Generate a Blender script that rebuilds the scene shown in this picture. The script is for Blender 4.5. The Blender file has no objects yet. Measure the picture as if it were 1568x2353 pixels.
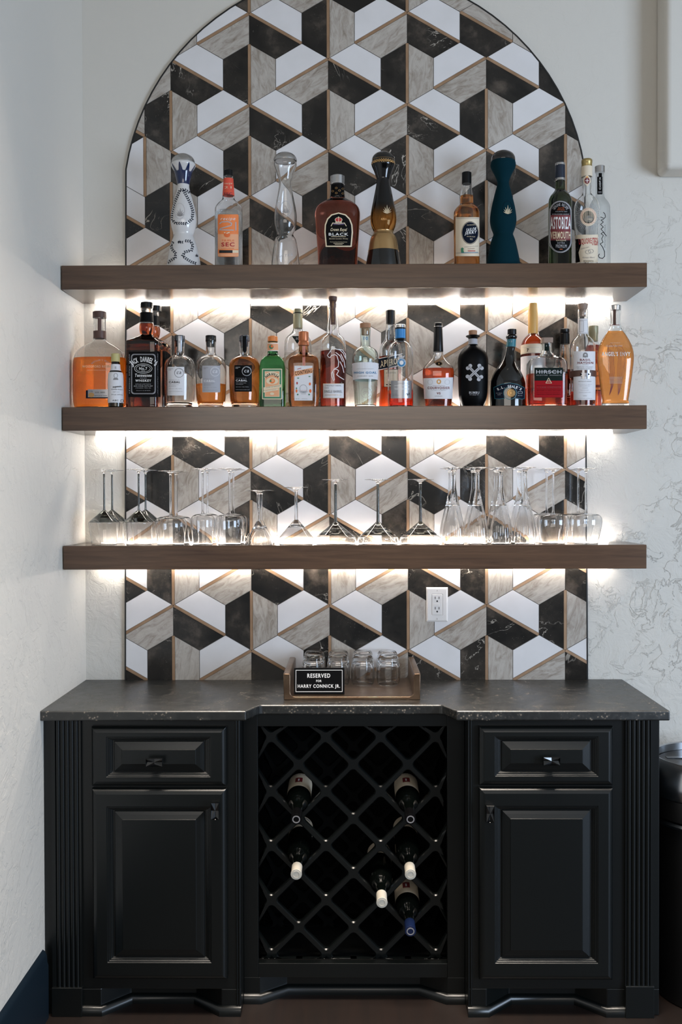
import bpy, bmesh, math, random
from mathutils import Vector, Matrix, Euler
from mathutils.geometry import tessellate_polygon
random.seed(7)
PI = math.pi
SC = bpy.context.scene
COL = SC.collection

# ------------------------------------------------------------------ camera
F_PX, W_PX, H_PX = 2287.0, 1568.0, 2353.0
CAM = Vector((0.0, -3.267, 1.467))
PITCH, YAW, ROLL = math.radians(-0.78), math.radians(0.55), math.radians(-0.15)
RM = (Matrix.Rotation(YAW, 3, 'Z') @ Matrix.Rotation(PI / 2 + PITCH, 3, 'X') @ Matrix.Rotation(ROLL, 3, 'Z'))
cd = bpy.data.cameras.new('camera')
cd.sensor_fit = 'HORIZONTAL'
cd.sensor_width = 24.0
cd.lens = 24.0 * F_PX / W_PX
cd.clip_start = 0.05
co = bpy.data.objects.new('camera', cd)
COL.objects.link(co)
co.matrix_world = Matrix.Translation(CAM) @ RM.to_4x4()
SC.camera = co

def ray(px, py):
    return RM @ Vector(((px - W_PX / 2) / F_PX, -(py - H_PX / 2) / F_PX, -1.0))

def P(px, py, y):
    """measured direction -> X, Z on the vertical plane at depth y"""
    d = ray(px, py)
    t = (y - CAM.y) / d.y
    return CAM.x + d.x * t, CAM.z + d.z * t

def PX(px, py, y): return P(px, py, y)[0]
def PZ(px, py, y): return P(px, py, y)[1]

def PH(px, py, z):
    """measured direction -> X, Y on the horizontal plane z"""
    d = ray(px, py)
    t = (z - CAM.z) / d.z
    return CAM.x + d.x * t, CAM.y + d.y * t

# ------------------------------------------------------------------ world, lights, exposure
SC.view_settings.view_transform = 'Standard'
SC.view_settings.look = 'None'
SC.view_settings.gamma = 1.0
SC.view_settings.use_curve_mapping = False
SC.view_settings.exposure = 0.06
cy = SC.cycles
cy.max_bounces = 14
cy.diffuse_bounces = 4
cy.glossy_bounces = 6
cy.transmission_bounces = 12
cy.transparent_max_bounces = 40
cy.sample_clamp_indirect = 10.0
cy.sample_clamp_direct = 0.0
cy.blur_glossy = 0.3
cy.use_denoising = True
cy.use_adaptive_sampling = True
cy.adaptive_threshold = 0.025

wd = bpy.data.worlds.new('world')
SC.world = wd
wd.use_nodes = True
wbg = wd.node_tree.nodes['Background']
wbg.inputs[0].default_value = (0.93, 0.97, 1.0, 1)
wbg.inputs[1].default_value = 0.29

def area(name, loc, target, sx, sy, power, col):
    l = bpy.data.lights.new(name, 'AREA')
    l.shape = 'RECTANGLE'; l.size = sx; l.size_y = sy
    l.energy = power; l.color = col
    o = bpy.data.objects.new(name, l)
    COL.objects.link(o)
    o.location = loc
    o.rotation_euler = (Vector(target) - Vector(loc)).to_track_quat('-Z', 'Y').to_euler()
    return o
area('window_daylight', (3.6, -3.4, 1.45), (-0.8, -0.5, 1.1), 1.8, 1.8, 160, (0.62, 0.78, 1.0))
area('room_light', (-0.2, -4.7, 2.35), (0.0, 0.0, 0.9), 3.0, 0.9, 30, (1.0, 0.93, 0.85))
cl = area('ceiling_downlight', (0.1, -1.05, 3.12), (0.1, -1.0, 0), 1.6, 0.5, 24, (1.0, 0.88, 0.76))
cl.data.spread = math.radians(52)
LED_COL = (1.0, 0.935, 0.86)
LED_UNDER, LED_OVER = 54.0, (36.0, 130.0, 190.0)

# ------------------------------------------------------------------ materials
MATS = {}
def srgb(c):
    if isinstance(c, str):
        c = c.lstrip('#'); c = [int(c[i:i + 2], 16) / 255 for i in (0, 2, 4)]
        return tuple((x / 12.92 if x <= 0.04045 else ((x + 0.055) / 1.055) ** 2.4) for x in c)
    return c
def new_mat(name):
    m = bpy.data.materials.new(name); m.use_nodes = True
    MATS[name] = m
    return m, m.node_tree, m.node_tree.nodes['Principled BSDF']
def pmat(name, col, rough=0.5, metal=0.0, trans=0.0, ior=1.5, spec=0.5, coat=0.0, bump=None, emis=None, sheen=0.0):
    if name in MATS: return MATS[name]
    m, nt, b = new_mat(name)
    c = srgb(col)
    b.inputs['Base Color'].default_value = (*c, 1)
    b.inputs['Roughness'].default_value = rough
    b.inputs['Metallic'].default_value = metal
    b.inputs['Transmission Weight'].default_value = trans
    b.inputs['IOR'].default_value = ior
    b.inputs['Specular IOR Level'].default_value = spec
    b.inputs['Coat Weight'].default_value = coat
    b.inputs['Sheen Weight'].default_value = sheen
    if emis:
        b.inputs['Emission Color'].default_value = (*emis[0], 1)
        b.inputs['Emission Strength'].default_value = emis[1]
    if bump:
        N = nt.nodes; L = nt.links
        tc = N.new('ShaderNodeTexCoord'); no = N.new('ShaderNodeTexNoise'); bp = N.new('ShaderNodeBump')
        no.inputs['Scale'].default_value = bump[0]; no.inputs['Detail'].default_value = 4
        bp.inputs['Strength'].default_value = bump[1]; bp.inputs['Distance'].default_value = bump[2]
        L.new(tc.outputs['Object'], no.inputs['Vector']); L.new(no.outputs['Fac'], bp.inputs['Height'])
        L.new(bp.outputs['Normal'], b.inputs['Normal'])
    return m
def glass(name, col, rough=0.0, ior=1.45, thin=0.0):
    """dielectric; 'thin' is the share of light a thin wall lets straight through"""
    m = pmat(name, col, rough, 0, 1.0, ior)
    if thin:
        nt = m.node_tree; b = nt.nodes['Principled BSDF']
        tr = nt.nodes.new('ShaderNodeBsdfTransparent'); tr.inputs[0].default_value = (*[c for c in srgb(col)], 1)
        mx = nt.nodes.new('ShaderNodeMixShader'); mx.inputs[0].default_value = thin
        nt.links.new(b.outputs[0], mx.inputs[1]); nt.links.new(tr.outputs[0], mx.inputs[2])
        nt.links.new(mx.outputs[0], nt.nodes['Material Output'].inputs['Surface'])
    return m

def node(nt, typ, **kw):
    n = nt.nodes.new(typ)
    for k, v in kw.items():
        if k in n.inputs: n.inputs[k].default_value = v
        else: setattr(n, k, v)
    return n
def ramp(nt, src, stops):
    r = nt.nodes.new('ShaderNodeValToRGB')
    e = r.color_ramp.elements
    while len(e) < len(stops): e.new(0.5)
    for el, (p, c) in zip(e, stops):
        el.position = p
        el.color = (*(c if not isinstance(c, (int, float)) else (c, c, c)), 1)
    nt.links.new(src, r.inputs['Fac'])
    return r
def math_n(nt, op, a, b=None, c=None):
    n = nt.nodes.new('ShaderNodeMath'); n.operation = op
    for i, v in enumerate((a, b, c)):
        if v is None: continue
        if isinstance(v, (int, float)): n.inputs[i].default_value = v
        else: nt.links.new(v, n.inputs[i])
    return n.outputs[0]
def maprange(nt, v, a, b, c, d):
    n = nt.nodes.new('ShaderNodeMapRange')
    n.interpolation_type = 'SMOOTHSTEP'
    nt.links.new(v, n.inputs[0])
    for i, x in enumerate((a, b, c, d)): n.inputs[i + 1].default_value = x
    return n.outputs[0]

def plaster(name, right_ridges, base='#cac5bc'):
    m, nt, b = new_mat(name)
    L = nt.links
    b.inputs['Base Color'].default_value = (*srgb(base), 1)
    b.inputs['Roughness'].default_value = 0.62
    b.inputs['Specular IOR Level'].default_value = 0.35
    g = node(nt, 'ShaderNodeNewGeometry')
    sep = node(nt, 'ShaderNodeSeparateXYZ'); L.new(g.outputs['Position'], sep.inputs[0])
    # trowelled ridges: distorted noise folded about its middle
    warp = node(nt, 'ShaderNodeTexNoise', Scale=3.2, Detail=3.0, Roughness=0.6)
    L.new(g.outputs['Position'], warp.inputs['Vector'])
    wv = node(nt, 'ShaderNodeVectorMath', operation='SCALE'); wv.inputs['Scale'].default_value = 0.35
    L.new(warp.outputs['Color'], wv.inputs[0])
    ad = node(nt, 'ShaderNodeVectorMath', operation='ADD')
    L.new(g.outputs['Position'], ad.inputs[0]); L.new(wv.outputs[0], ad.inputs[1])
    n1 = node(nt, 'ShaderNodeTexNoise', Scale=9.0, Detail=10.0, Roughness=0.62, Distortion=0.25)
    L.new(ad.outputs[0], n1.inputs['Vector'])
    flat = maprange(nt, n1.outputs['Fac'], 0.49, 0.525, 0.0, 0.7)
    n5 = node(nt, 'ShaderNodeTexNoise', Scale=9.0, Detail=7.0, Roughness=0.6, Distortion=0.2)
    L.new(g.outputs['Position'], n5.inputs['Vector'])
    n6 = node(nt, 'ShaderNodeTexNoise', Scale=6.0, Detail=2.0); L.new(ad.outputs[0], n6.inputs['Vector'])
    flat2 = math_n(nt, 'MULTIPLY', maprange(nt, n5.outputs['Fac'], 0.53, 0.57, 0.0, 0.6), maprange(nt, n6.outputs['Fac'], 0.48, 0.58, 0.0, 1.0))
    ridge = math_n(nt, 'ADD', flat, flat2)
    n2 = node(nt, 'ShaderNodeTexNoise', Scale=2.1, Detail=2.0)
    L.new(g.outputs['Position'], n2.inputs['Vector'])
    patch = maprange(nt, n2.outputs['Fac'], 0.38, 0.56, 0.30, 1.0)
    n3 = node(nt, 'ShaderNodeTexNoise', Scale=55.0, Detail=5.0, Roughness=0.6)
    L.new(g.outputs['Position'], n3.inputs['Vector'])
    n4 = node(nt, 'ShaderNodeTexNoise', Scale=14.0, Detail=6.0, Roughness=0.65, Distortion=1.5)
    L.new(g.outputs['Position'], n4.inputs['Vector'])
    # the upper wall was floated smoother
    zf = maprange(nt, sep.outputs['Z'], 1.9, 2.7, 1.0, 0.12)
    rr = math_n(nt, 'MULTIPLY', math_n(nt, 'MULTIPLY', ridge, patch), zf)
    if right_ridges:
        xf = maprange(nt, sep.outputs['X'], -0.9, 0.75, 0.3, 1.0)
        rr = math_n(nt, 'MULTIPLY', rr, xf)
    else:
        rr = math_n(nt, 'MULTIPLY', rr, 0.30)
    h = math_n(nt, 'ADD', math_n(nt, 'MULTIPLY', rr, 0.0023),
               math_n(nt, 'ADD', math_n(nt, 'MULTIPLY', n3.outputs['Fac'], 0.00022),
                      math_n(nt, 'MULTIPLY', math_n(nt, 'MULTIPLY', n4.outputs['Fac'], zf), 0.0040 if right_ridges else 0.0016)))
    bp = node(nt, 'ShaderNodeBump', Strength=1.0, Distance=1.0)
    L.new(h, bp.inputs['Height']); L.new(bp.outputs['Normal'], b.inputs['Normal'])
    return m
plaster('plaster_back', True)
plaster('plaster_side', False)

def marble(name, kind):
    m, nt, b = new_mat(name); L = nt.links
    at = node(nt, 'ShaderNodeAttribute', attribute_name='tc')
    b.inputs['Roughness'].default_value = 0.13
    v = at.outputs['Vector']
    if kind == 'white':
        n = node(nt, 'ShaderNodeTexNoise', Scale=12.0, Detail=6.0); L.new(v, n.inputs['Vector'])
        r = ramp(nt, n.outputs['Fac'], [(0.3, srgb('#d2cfce')), (0.7, srgb('#d8d5d5'))])
        L.new(r.outputs[0], b.inputs['Base Color'])
        b.inputs['Roughness'].default_value = 0.2
    elif kind == 'grey':
        mp = node(nt, 'ShaderNodeMapping'); mp.inputs['Scale'].default_value = (1.0, 3.2, 1.0); L.new(v, mp.inputs['Vector'])
        n = node(nt, 'ShaderNodeTexNoise', Scale=17.0, Detail=10.0, Roughness=0.72, Distortion=1.1); L.new(mp.outputs[0], n.inputs['Vector'])
        n2 = node(nt, 'ShaderNodeTexNoise', Scale=5.0, Detail=3.0); L.new(v, n2.inputs['Vector'])
        s = math_n(nt, 'ADD', math_n(nt, 'MULTIPLY', n.outputs['Fac'], 0.75), math_n(nt, 'MULTIPLY', n2.outputs['Fac'], 0.25))
        r = ramp(nt, s, [(0.32, srgb('#6f6458')), (0.43, srgb('#958b80')), (0.52, srgb('#a9a198')), (0.66, srgb('#b8b1a8'))])
        L.new(r.outputs[0], b.inputs['Base Color'])
        b.inputs['Roughness'].default_value = 0.3
    else:
        n2 = node(nt, 'ShaderNodeTexNoise', Scale=9.0, Detail=6.0, Roughness=0.6); L.new(v, n2.inputs['Vector'])
        base = ramp(nt, n2.outputs['Fac'], [(0.38, srgb('#0f0e0d')), (0.55, srgb('#282420')), (0.72, srgb('#5a5047'))])
        n = node(nt, 'ShaderNodeTexNoise', Scale=3.6, Detail=5.0, Roughness=0.6, Distortion=1.2); L.new(v, n.inputs['Vector'])
        rr = math_n(nt, 'ABSOLUTE', math_n(nt, 'SUBTRACT', n.outputs['Fac'], 0.5))
        vein = maprange(nt, rr, 0.0, 0.006, 1.0, 0.0)
        n3 = node(nt, 'ShaderNodeTexNoise', Scale=7.0, Detail=2.0); L.new(v, n3.inputs['Vector'])
        vein = math_n(nt, 'MULTIPLY', vein, maprange(nt, n3.outputs['Fac'], 0.48, 0.68, 0.0, 0.75))
        sp = node(nt, 'ShaderNodeTexVoronoi', Scale=130.0); L.new(v, sp.inputs['Vector'])
        spk = math_n(nt, 'MULTIPLY', maprange(nt, sp.outputs['Distance'], 0.05, 0.12, 0.35, 0.0), maprange(nt, n3.outputs['Fac'], 0.5, 0.6, 0, 1))
        f = math_n(nt, 'MAXIMUM', vein, spk)
        mx = node(nt, 'ShaderNodeMix', data_type='RGBA')
        L.new(f, mx.inputs[0]); L.new(base.outputs[0], mx.inputs[6]); mx.inputs[7].default_value = (*srgb('#c9bfb2'), 1)
        L.new(mx.outputs[2], b.inputs['Base Color'])
        b.inputs['Roughness'].default_value = 0.16
    return m
marble('marble_white', 'white'); marble('marble_grey', 'grey'); marble('marble_black', 'black')

def wood(name, c0, c1, axis='X', scale=9.0, rough=0.45, stretch=14.0, coat=0.0):
    m, nt, b = new_mat(name); L = nt.links
    tc = node(nt, 'ShaderNodeTexCoord')
    mp = node(nt, 'ShaderNodeMapping')
    s = [stretch] * 3; s['XYZ'.index(axis)] = 1.0
    mp.inputs['Scale'].default_value = s
    L.new(tc.outputs['Object'], mp.inputs['Vector'])
    n = node(nt, 'ShaderNodeTexNoise', Scale=scale / 4, Detail=9.0, Roughness=0.62, Distortion=1.0)
    L.new(mp.outputs[0], n.inputs['Vector'])
    n2 = node(nt, 'ShaderNodeTexNoise', Scale=1.5, Detail=3.0); L.new(tc.outputs['Object'], n2.inputs['Vector'])
    s_ = math_n(nt, 'ADD', math_n(nt, 'MULTIPLY', n.outputs['Fac'], 0.7), math_n(nt, 'MULTIPLY', n2.outputs['Fac'], 0.3))
    r = ramp(nt, s_, [(0.30, srgb(c0)), (0.70, srgb(c1))])
    L.new(r.outputs[0], b.inputs['Base Color'])
    b.inputs['Roughness'].default_value = rough
    b.inputs['Coat Weight'].default_value = coat; b.inputs['Coat Roughness'].default_value = 0.16
    bp = node(nt, 'ShaderNodeBump', Strength=0.10, Distance=0.0008)
    L.new(n.outputs['Fac'], bp.inputs['Height']); L.new(bp.outputs['Normal'], b.inputs['Normal'])
    return m
wood('shelf_wood', '#3a281d', '#5f4633', 'X', 14, 0.22, 16, 0.18)
wood('floor_wood', '#0d0705', '#1b0f09', 'Y', 8, 0.5)
wood('pale_wood', '#a88f74', '#cdb89c', 'Z', 20)

def granite():
    m, nt, b = new_mat('granite'); L = nt.links
    tc = node(nt, 'ShaderNodeTexCoord')
    n = node(nt, 'ShaderNodeTexNoise', Scale=26.0, Detail=8.0, Roughness=0.75); L.new(tc.outputs['Object'], n.inputs['Vector'])
    v = node(nt, 'ShaderNodeTexVoronoi', Scale=110.0); L.new(tc.outputs['Object'], v.inputs['Vector'])
    r = ramp(nt, n.outputs['Fac'], [(0.35, srgb('#080a09')), (0.55, srgb('#141513')), (0.72, srgb('#2e2d29'))])
    f = math_n(nt, 'MULTIPLY', maprange(nt, v.outputs['Distance'], 0.12, 0.4, 1.0, 0.0), maprange(nt, n.outputs['Fac'], 0.48, 0.62, 0.0, 0.6))
    mx = node(nt, 'ShaderNodeMix', data_type='RGBA')
    L.new(f, mx.inputs[0]); L.new(r.outputs[0], mx.inputs[6]); mx.inputs[7].default_value = (*srgb('#a59684'), 1)
    L.new(mx.outputs[2], b.inputs['Base Color'])
    rr = maprange(nt, n.outputs['Fac'], 0.35, 0.7, 0.32, 0.42)
    L.new(rr, b.inputs['Roughness'])
    b.inputs['Specular IOR Level'].default_value = 0.9
    bp = node(nt, 'ShaderNodeBump', Strength=0.12, Distance=0.0006)
    L.new(n.outputs['Fac'], bp.inputs['Height']); L.new(bp.outputs['Normal'], b.inputs['Normal'])
granite()

def brushed(name, c0, c1, rough):
    m, nt, b = new_mat(name); L = nt.links
    tc = node(nt, 'ShaderNodeTexCoord')
    n = node(nt, 'ShaderNodeTexNoise', Scale=18.0, Detail=6.0); L.new(tc.outputs['Object'], n.inputs['Vector'])
    r = ramp(nt, n.outputs['Fac'], [(0.3, srgb(c0)), (0.7, srgb(c1))])
    L.new(r.outputs[0], b.inputs['Base Color'])
    b.inputs['Metallic'].default_value = 0.85; b.inputs['Roughness'].default_value = rough
brushed('tray_brass', '#5e4a3a', '#7d6855', 0.3)
brushed('inlay_brass', '#8c6f55', '#a5866a', 0.45)
MATS['inlay_brass'].node_tree.nodes['Principled BSDF'].inputs['Metallic'].default_value = 0.4

pmat('cabinet_black', '#080b0b', 0.30, spec=0.45, bump=(300.0, 0.12, 0.0004))
pmat('cabinet_inside_shade', '#040505', 0.8, spec=0.1)  # cabinet black darkened and dulled: shade inside the rack put into the colour
pmat('wine_dark', '#040605', 0.1, spec=0.5)
pmat('base_navy', '#0b1822', 0.4)
pmat('grout', '#4a4641', 0.9)
pmat('trim_black', '#111111', 0.4)
pmat('led', '#ffffff', 0.5, emis=(LED_COL, LED_UNDER))
for i_, s_ in enumerate(LED_OVER): pmat('led_%d' % i_, '#ffffff', 0.5, emis=(LED_COL, s_))
pmat('outlet_white', '#d9d4d0', 0.35)
pmat('slot_dark', '#050505', 0.6)
pmat('steel', '#b9bcc0', 0.22, 1.0)
pmat('dark_steel', '#5c6066', 0.25, 1.0)
pmat('black_plastic', '#0a0a0b', 0.4)
pmat('knob_black', '#0a0b0c', 0.12, coat=0.5)
pmat('black_gloss', '#050505', 0.08, coat=0.5)
pmat('black_matte', '#050506', 0.42, spec=0.08)
pmat('black_cap', '#070708', 0.32, spec=0.22)
pmat('teal_velvet', '#03252e', 0.85, spec=0.08)
pmat('ceramic_white', '#c9c6c4', 0.12, coat=0.3)
pmat('cobalt', '#0b1d45', 0.12, coat=0.4)
pmat('paper_white', '#d2d0d2', 0.6)
pmat('paper_cream', '#d3c3ab', 0.6)
pmat('paper_grey', '#9c9ba0', 0.6)
pmat('ink_black', '#08080a', 0.5, spec=0.08)
pmat('ink_grey', '#7d7a7a', 0.6)
pmat('ink_light', '#a9a7aa', 0.6)
pmat('ink_white', '#d8d6d4', 0.5)
pmat('ink_cream', '#d8c6a6', 0.5)
pmat('ink_gold', '#b08a58', 0.3, 0.6)
pmat('ink_red', '#a3151c', 0.5)
pmat('ink_maroon', '#6d2226', 0.5)
pmat('ink_blue', '#26709b', 0.5)
pmat('ink_orange', '#d8652b', 0.5)
pmat('ink_navy', '#0a1322', 0.45, spec=0.08)
pmat('ink_green', '#2d7352', 0.5)
pmat('ink_teal', '#1a6673', 0.4)
pmat('ink_violet', '#3a2a52', 0.5)
pmat('label_orange', '#e27a3a', 0.5)
pmat('label_red', '#b3242c', 0.5)
pmat('label_coral', '#cf4a34', 0.5)
pmat('label_peach', '#dd9d72', 0.55)
pmat('label_black', '#060607', 0.5, spec=0.08)
pmat('label_green', '#0d1a17', 0.45, spec=0.08)
pmat('label_crimson', '#920a15', 0.5, spec=0.1)
pmat('label_blue', '#1d76b3', 0.4)
pmat('label_brown', '#4f3329', 0.5)
pmat('label_silver', '#9a9a9e', 0.3, 0.8)
pmat('cap_orange', '#d07631', 0.4)
pmat('cap_copper', '#a8643f', 0.35, 0.5)
pmat('cap_silver', '#b4b2b0', 0.25, 0.9)
pmat('cap_navy', '#101c2e', 0.35)
pmat('cap_gold', '#a48f5c', 0.35, 0.7)
pmat('cap_khaki', '#8f8a6e', 0.4, 0.3)
pmat('cap_yellow', '#b5aa70', 0.5)
pmat('wax_yellow', '#c99a50', 0.45)
pmat('cork', '#9a7256', 0.85, bump=(200.0, 0.5, 0.001))
pmat('stopper_wood', '#8a7466', 0.6)
pmat('dark_wood', '#4a3128', 0.5)
pmat('capsule_white', '#b9b3a6', 0.4)
pmat('capsule_navy', '#0e1b3a', 0.35)
pmat('gold_metal', '#b39062', 0.25, 0.75)
pmat('gold_lacquer', '#a07c48', 0.2, 0.6, coat=0.4)
glass('glass_clear', (0.995, 0.998, 0.995), 0, 1.42)
glass('glass_stem', (1.0, 1.0, 1.0), 0, 1.42)
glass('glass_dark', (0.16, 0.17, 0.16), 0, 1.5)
glass('glass_dusk', (0.34, 0.35, 0.34), 0, 1.5)
glass('glass_smoke', (0.6, 0.63, 0.62))
glass('glass_mint', (0.90, 0.98, 0.94), 0, 1.42)
glass('glass_green', (0.08, 0.42, 0.14))
glass('glass_wine', (0.05, 0.07, 0.03))
glass('glass_amber', (0.55, 0.22, 0.07))
glass('glass_olive', (0.12, 0.11, 0.04))
glass('glass_frost', (0.96, 0.97, 0.97), 0.5, 1.45)
glass('liq_brown', (0.40, 0.10, 0.035), 0, 1.4)
glass('liq_cola', (0.42, 0.12, 0.07), 0, 1.4)
glass('liq_orange', (1.0, 0.38, 0.05), 0, 1.36, 0.35)
glass('liq_aperol', (1.0, 0.20, 0.05), 0, 1.36, 0.35)
glass('liq_amber', (0.96, 0.50, 0.17), 0, 1.36, 0.35)
glass('liq_amber2', (0.93, 0.44, 0.12), 0, 1.36, 0.35)
glass('liq_red', (0.78, 0.17, 0.05), 0, 1.36, 0.35)
glass('liq_maroon', (0.50, 0.09, 0.05), 0, 1.36, 0.35)
glass('liq_clear', (0.97, 0.98, 0.98), 0, 1.34, 0.35)

def fade_lacquer():
    """black lacquer that thins out into tinted glass further down the waist"""
    m, nt, b = new_mat('lacquer_fade'); L = nt.links
    g = node(nt, 'ShaderNodeTexCoord'); sep = node(nt, 'ShaderNodeSeparateXYZ'); L.new(g.outputs['Object'], sep.inputs[0])
    f = maprange(nt, sep.outputs['Z'], 0.155, 0.215, 0.0, 1.0)
    b.inputs['Base Color'].default_value = (*srgb('#050506'), 1); b.inputs['Roughness'].default_value = 0.08
    gl = node(nt, 'ShaderNodeBsdfGlass'); gl.inputs['Color'].default_value = (0.75, 0.5, 0.25, 1); gl.inputs['IOR'].default_value = 1.4
    mx = node(nt, 'ShaderNodeMixShader')
    L.new(f, mx.inputs[0]); L.new(gl.outputs[0], mx.inputs[1]); L.new(b.outputs[0], mx.inputs[2])
    out = [n for n in nt.nodes if n.type == 'OUTPUT_MATERIAL'][0]
    L.new(mx.outputs[0], out.inputs['Surface'])
fade_lacquer()

# ------------------------------------------------------------------ object helpers
def obj(name, verts, faces, mats, parent=None, mi=None, smooth=None, loc=None, recalc=True, weld=False):
    me = bpy.data.meshes.new(name)
    me.from_pydata([tuple(v) for v in verts], [], faces)
    if isinstance(mats, str): mats = [mats]
    for m in mats: me.materials.append(MATS[m])
    if mi: me.polygons.foreach_set('material_index', mi)
    if recalc or weld:
        bm = bmesh.new(); bm.from_mesh(me)
        if weld: bmesh.ops.remove_doubles(bm, verts=bm.verts, dist=1e-6)
        if recalc: bmesh.ops.recalc_face_normals(bm, faces=bm.faces)
        bm.to_mesh(me); bm.free()
    if smooth is not None:
        me.shade_smooth()
        if smooth < 179: me.set_sharp_from_angle(angle=math.radians(smooth))
    me.update()
    o = bpy.data.objects.new(name, me)
    COL.objects.link(o)
    if parent: o.parent = parent
    if loc: o.location = loc
    return o
def tag(o, label=None, cat=None, group=None, kind=None):
    if label: o['label'] = label
    if cat: o['category'] = cat
    if group: o['group'] = group
    if kind: o['kind'] = kind
    return o
def thing(name, loc, label, cat, group=None, kind=None, rz=0.0):
    o = bpy.data.objects.new(name, None)
    o.empty_display_size = 0.02
    COL.objects.link(o)
    o.location = loc
    o.rotation_euler = (0, 0, rz)
    return tag(o, label, cat, group, kind)

class MB:
    """collects boxes, prisms and sweeps into one mesh"""
    def __init__(s): s.v = []; s.f = []; s.m = []
    def add(s, v, f, m=0):
        n = len(s.v); s.v += [tuple(x) for x in v]; s.f += [tuple(i + n for i in q) for q in f]; s.m += [m] * len(f)
    def box(s, x0, x1, y0, y1, z0, z1, m=0):
        v = [(x, y, z) for x in (x0, x1) for y in (y0, y1) for z in (z0, z1)]
        s.add(v, [(0, 1, 3, 2), (4, 6, 7, 5), (0, 4, 5, 1), (2, 3, 7, 6), (0, 2, 6, 4), (1, 5, 7, 3)], m)
    def rings(s, rs, cap0=True, cap1=True, m=0, closed=True):
        n = len(rs[0]); v = [p for r in rs for p in r]; f = []
        for i in range(len(rs) - 1):
            for j in range(n if closed else n - 1):
                k = (j + 1) % n
                f.append((i * n + j, i * n + k, (i + 1) * n + k, (i + 1) * n + j))
        if cap0: f.append(tuple(range(n)))
        if cap1: f.append(tuple(range((len(rs) - 1) * n, len(rs) * n)))
        s.add(v, f, m)
    def build(s, name, mats, parent=None, smooth=None, loc=None, bevel=0, seg=2, recalc=True):
        o = obj(name, s.v, s.f, mats, parent, s.m, smooth, loc, recalc)
        if bevel:
            b = o.modifiers.new('edge', 'BEVEL'); b.width = bevel; b.segments = seg; b.limit_method = 'ANGLE'; b.angle_limit = math.radians(40)
        return o

def super_ring(a, b, n, z, seg, dx=0.0, dy=0.0, mod=None):
    r = []
    for i in range(seg):
        t = 2 * PI * (i + 0.5) / seg
        c, s = math.cos(t), math.sin(t)
        k = mod(t, z) if mod else 1.0
        e = 2.0 / n
        r.append((dx + k * a * math.copysign(abs(c) ** e, c), dy + k * b * math.copysign(abs(s) ** e, s), z))
    return r
def chaikin(pts, sharp, it=2):
    for _ in range(it):
        out = [pts[0]]; sh = [sharp[0]]
        for i in range(1, len(pts) - 1):
            if sharp[i]: out.append(pts[i]); sh.append(True); continue
            a, p, c = pts[i - 1], pts[i], pts[i + 1]
            out.append(tuple(q + (w - q) * 0.25 for q, w in zip(p, a))); sh.append(False)
            out.append(tuple(q + (w - q) * 0.25 for q, w in zip(p, c))); sh.append(False)
        out.append(pts[-1]); sh.append(sharp[-1])
        pts, sharp = out, sh
    return pts
def lathe(pts, seg=40, m=0, mb=None, dx=0.0, mod=None):
    """pts: (radius, z) open list; closes with caps"""
    mb = mb or MB()
    mb.rings([super_ring(max(r, 1e-5), max(r, 1e-5), 2, z, seg, dx, 0, mod) for r, z in pts], True, True, m)
    return mb

# ------------------------------------------------------------------ print on surfaces (labels and lettering)
def text_mesh(s, spacing=1.0):
    bold = s.startswith('*'); s = s.lstrip('*')
    cu = bpy.data.curves.new('t', 'FONT')
    cu.body = s; cu.resolution_u = 3; cu.space_character = spacing * (1.04 if bold else 1); cu.offset = 0.022 if bold else 0.0
    o = bpy.data.objects.new('t', cu)
    me = o.to_mesh()
    v = [tuple(x.co) for x in me.vertices]; f = [tuple(p.vertices) for p in me.polygons]
    o.to_mesh_clear()
    bpy.data.objects.remove(o); bpy.data.curves.remove(cu)
    return v, f
TCACHE = {}
def text_norm(s, spacing):
    """text scaled to a unit box centred on the origin"""
    k = (s, spacing)
    if k not in TCACHE:
        v, f = text_mesh(s, spacing)
        xs = [p[0] for p in v]; ys = [p[1] for p in v]
        x0, x1, y0, y1 = min(xs), max(xs), min(ys), max(ys)
        TCACHE[k] = ([((p[0] - (x0 + x1) / 2) / (x1 - x0), (p[1] - (y0 + y1) / 2) / (y1 - y0)) for p in v], f, (x1 - x0) / (y1 - y0))
    return TCACHE[k]

def poly_strips(poly, step):
    """cut a convex polygon into vertical strips so that it can follow a curved wall"""
    xs = [p[0] for p in poly]; x0, x1 = min(xs), max(xs)
    n = max(1, int(math.ceil((x1 - x0) / step)))
    res = []
    for i in range(n):
        a = x0 + (x1 - x0) * i / n; b = x0 + (x1 - x0) * (i + 1) / n
        q = clip(clip(poly, lambda p: p[0] - a), lambda p: b - p[0])
        if len(q) >= 3: res.append(q)
    return res
def clip(poly, d):
    out = []
    for i in range(len(poly)):
        p, q = poly[i], poly[(i + 1) % len(poly)]
        dp, dq = d(p), d(q)
        if dp >= 0: out.append(p)
        if (dp > 0 and dq < 0) or (dp < 0 and dq > 0):
            t = dp / (dp - dq)
            out.append((p[0] + (q[0] - p[0]) * t, p[1] + (q[1] - p[1]) * t))
    res = []
    for p in out:
        if not res or (abs(p[0] - res[-1][0]) + abs(p[1] - res[-1][1])) > 1e-9: res.append(p)
    if len(res) > 1 and abs(res[0][0] - res[-1][0]) + abs(res[0][1] - res[-1][1]) < 1e-9: res.pop()
    return res
def rrect(x0, y0, x1, y1, r=0.0, seg=4):
    if r <= 0: return [(x0, y0), (x1, y0), (x1, y1), (x0, y1)]
    p = []
    for cx, cy_, a in ((x1 - r, y0 + r, -90), (x1 - r, y1 - r, 0), (x0 + r, y1 - r, 90), (x0 + r, y0 + r, 180)):
        for i in range(seg + 1):
            t = math.radians(a + 90 * i / seg)
            p.append((cx + r * math.cos(t), cy_ + r * math.sin(t)))
    return p
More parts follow.
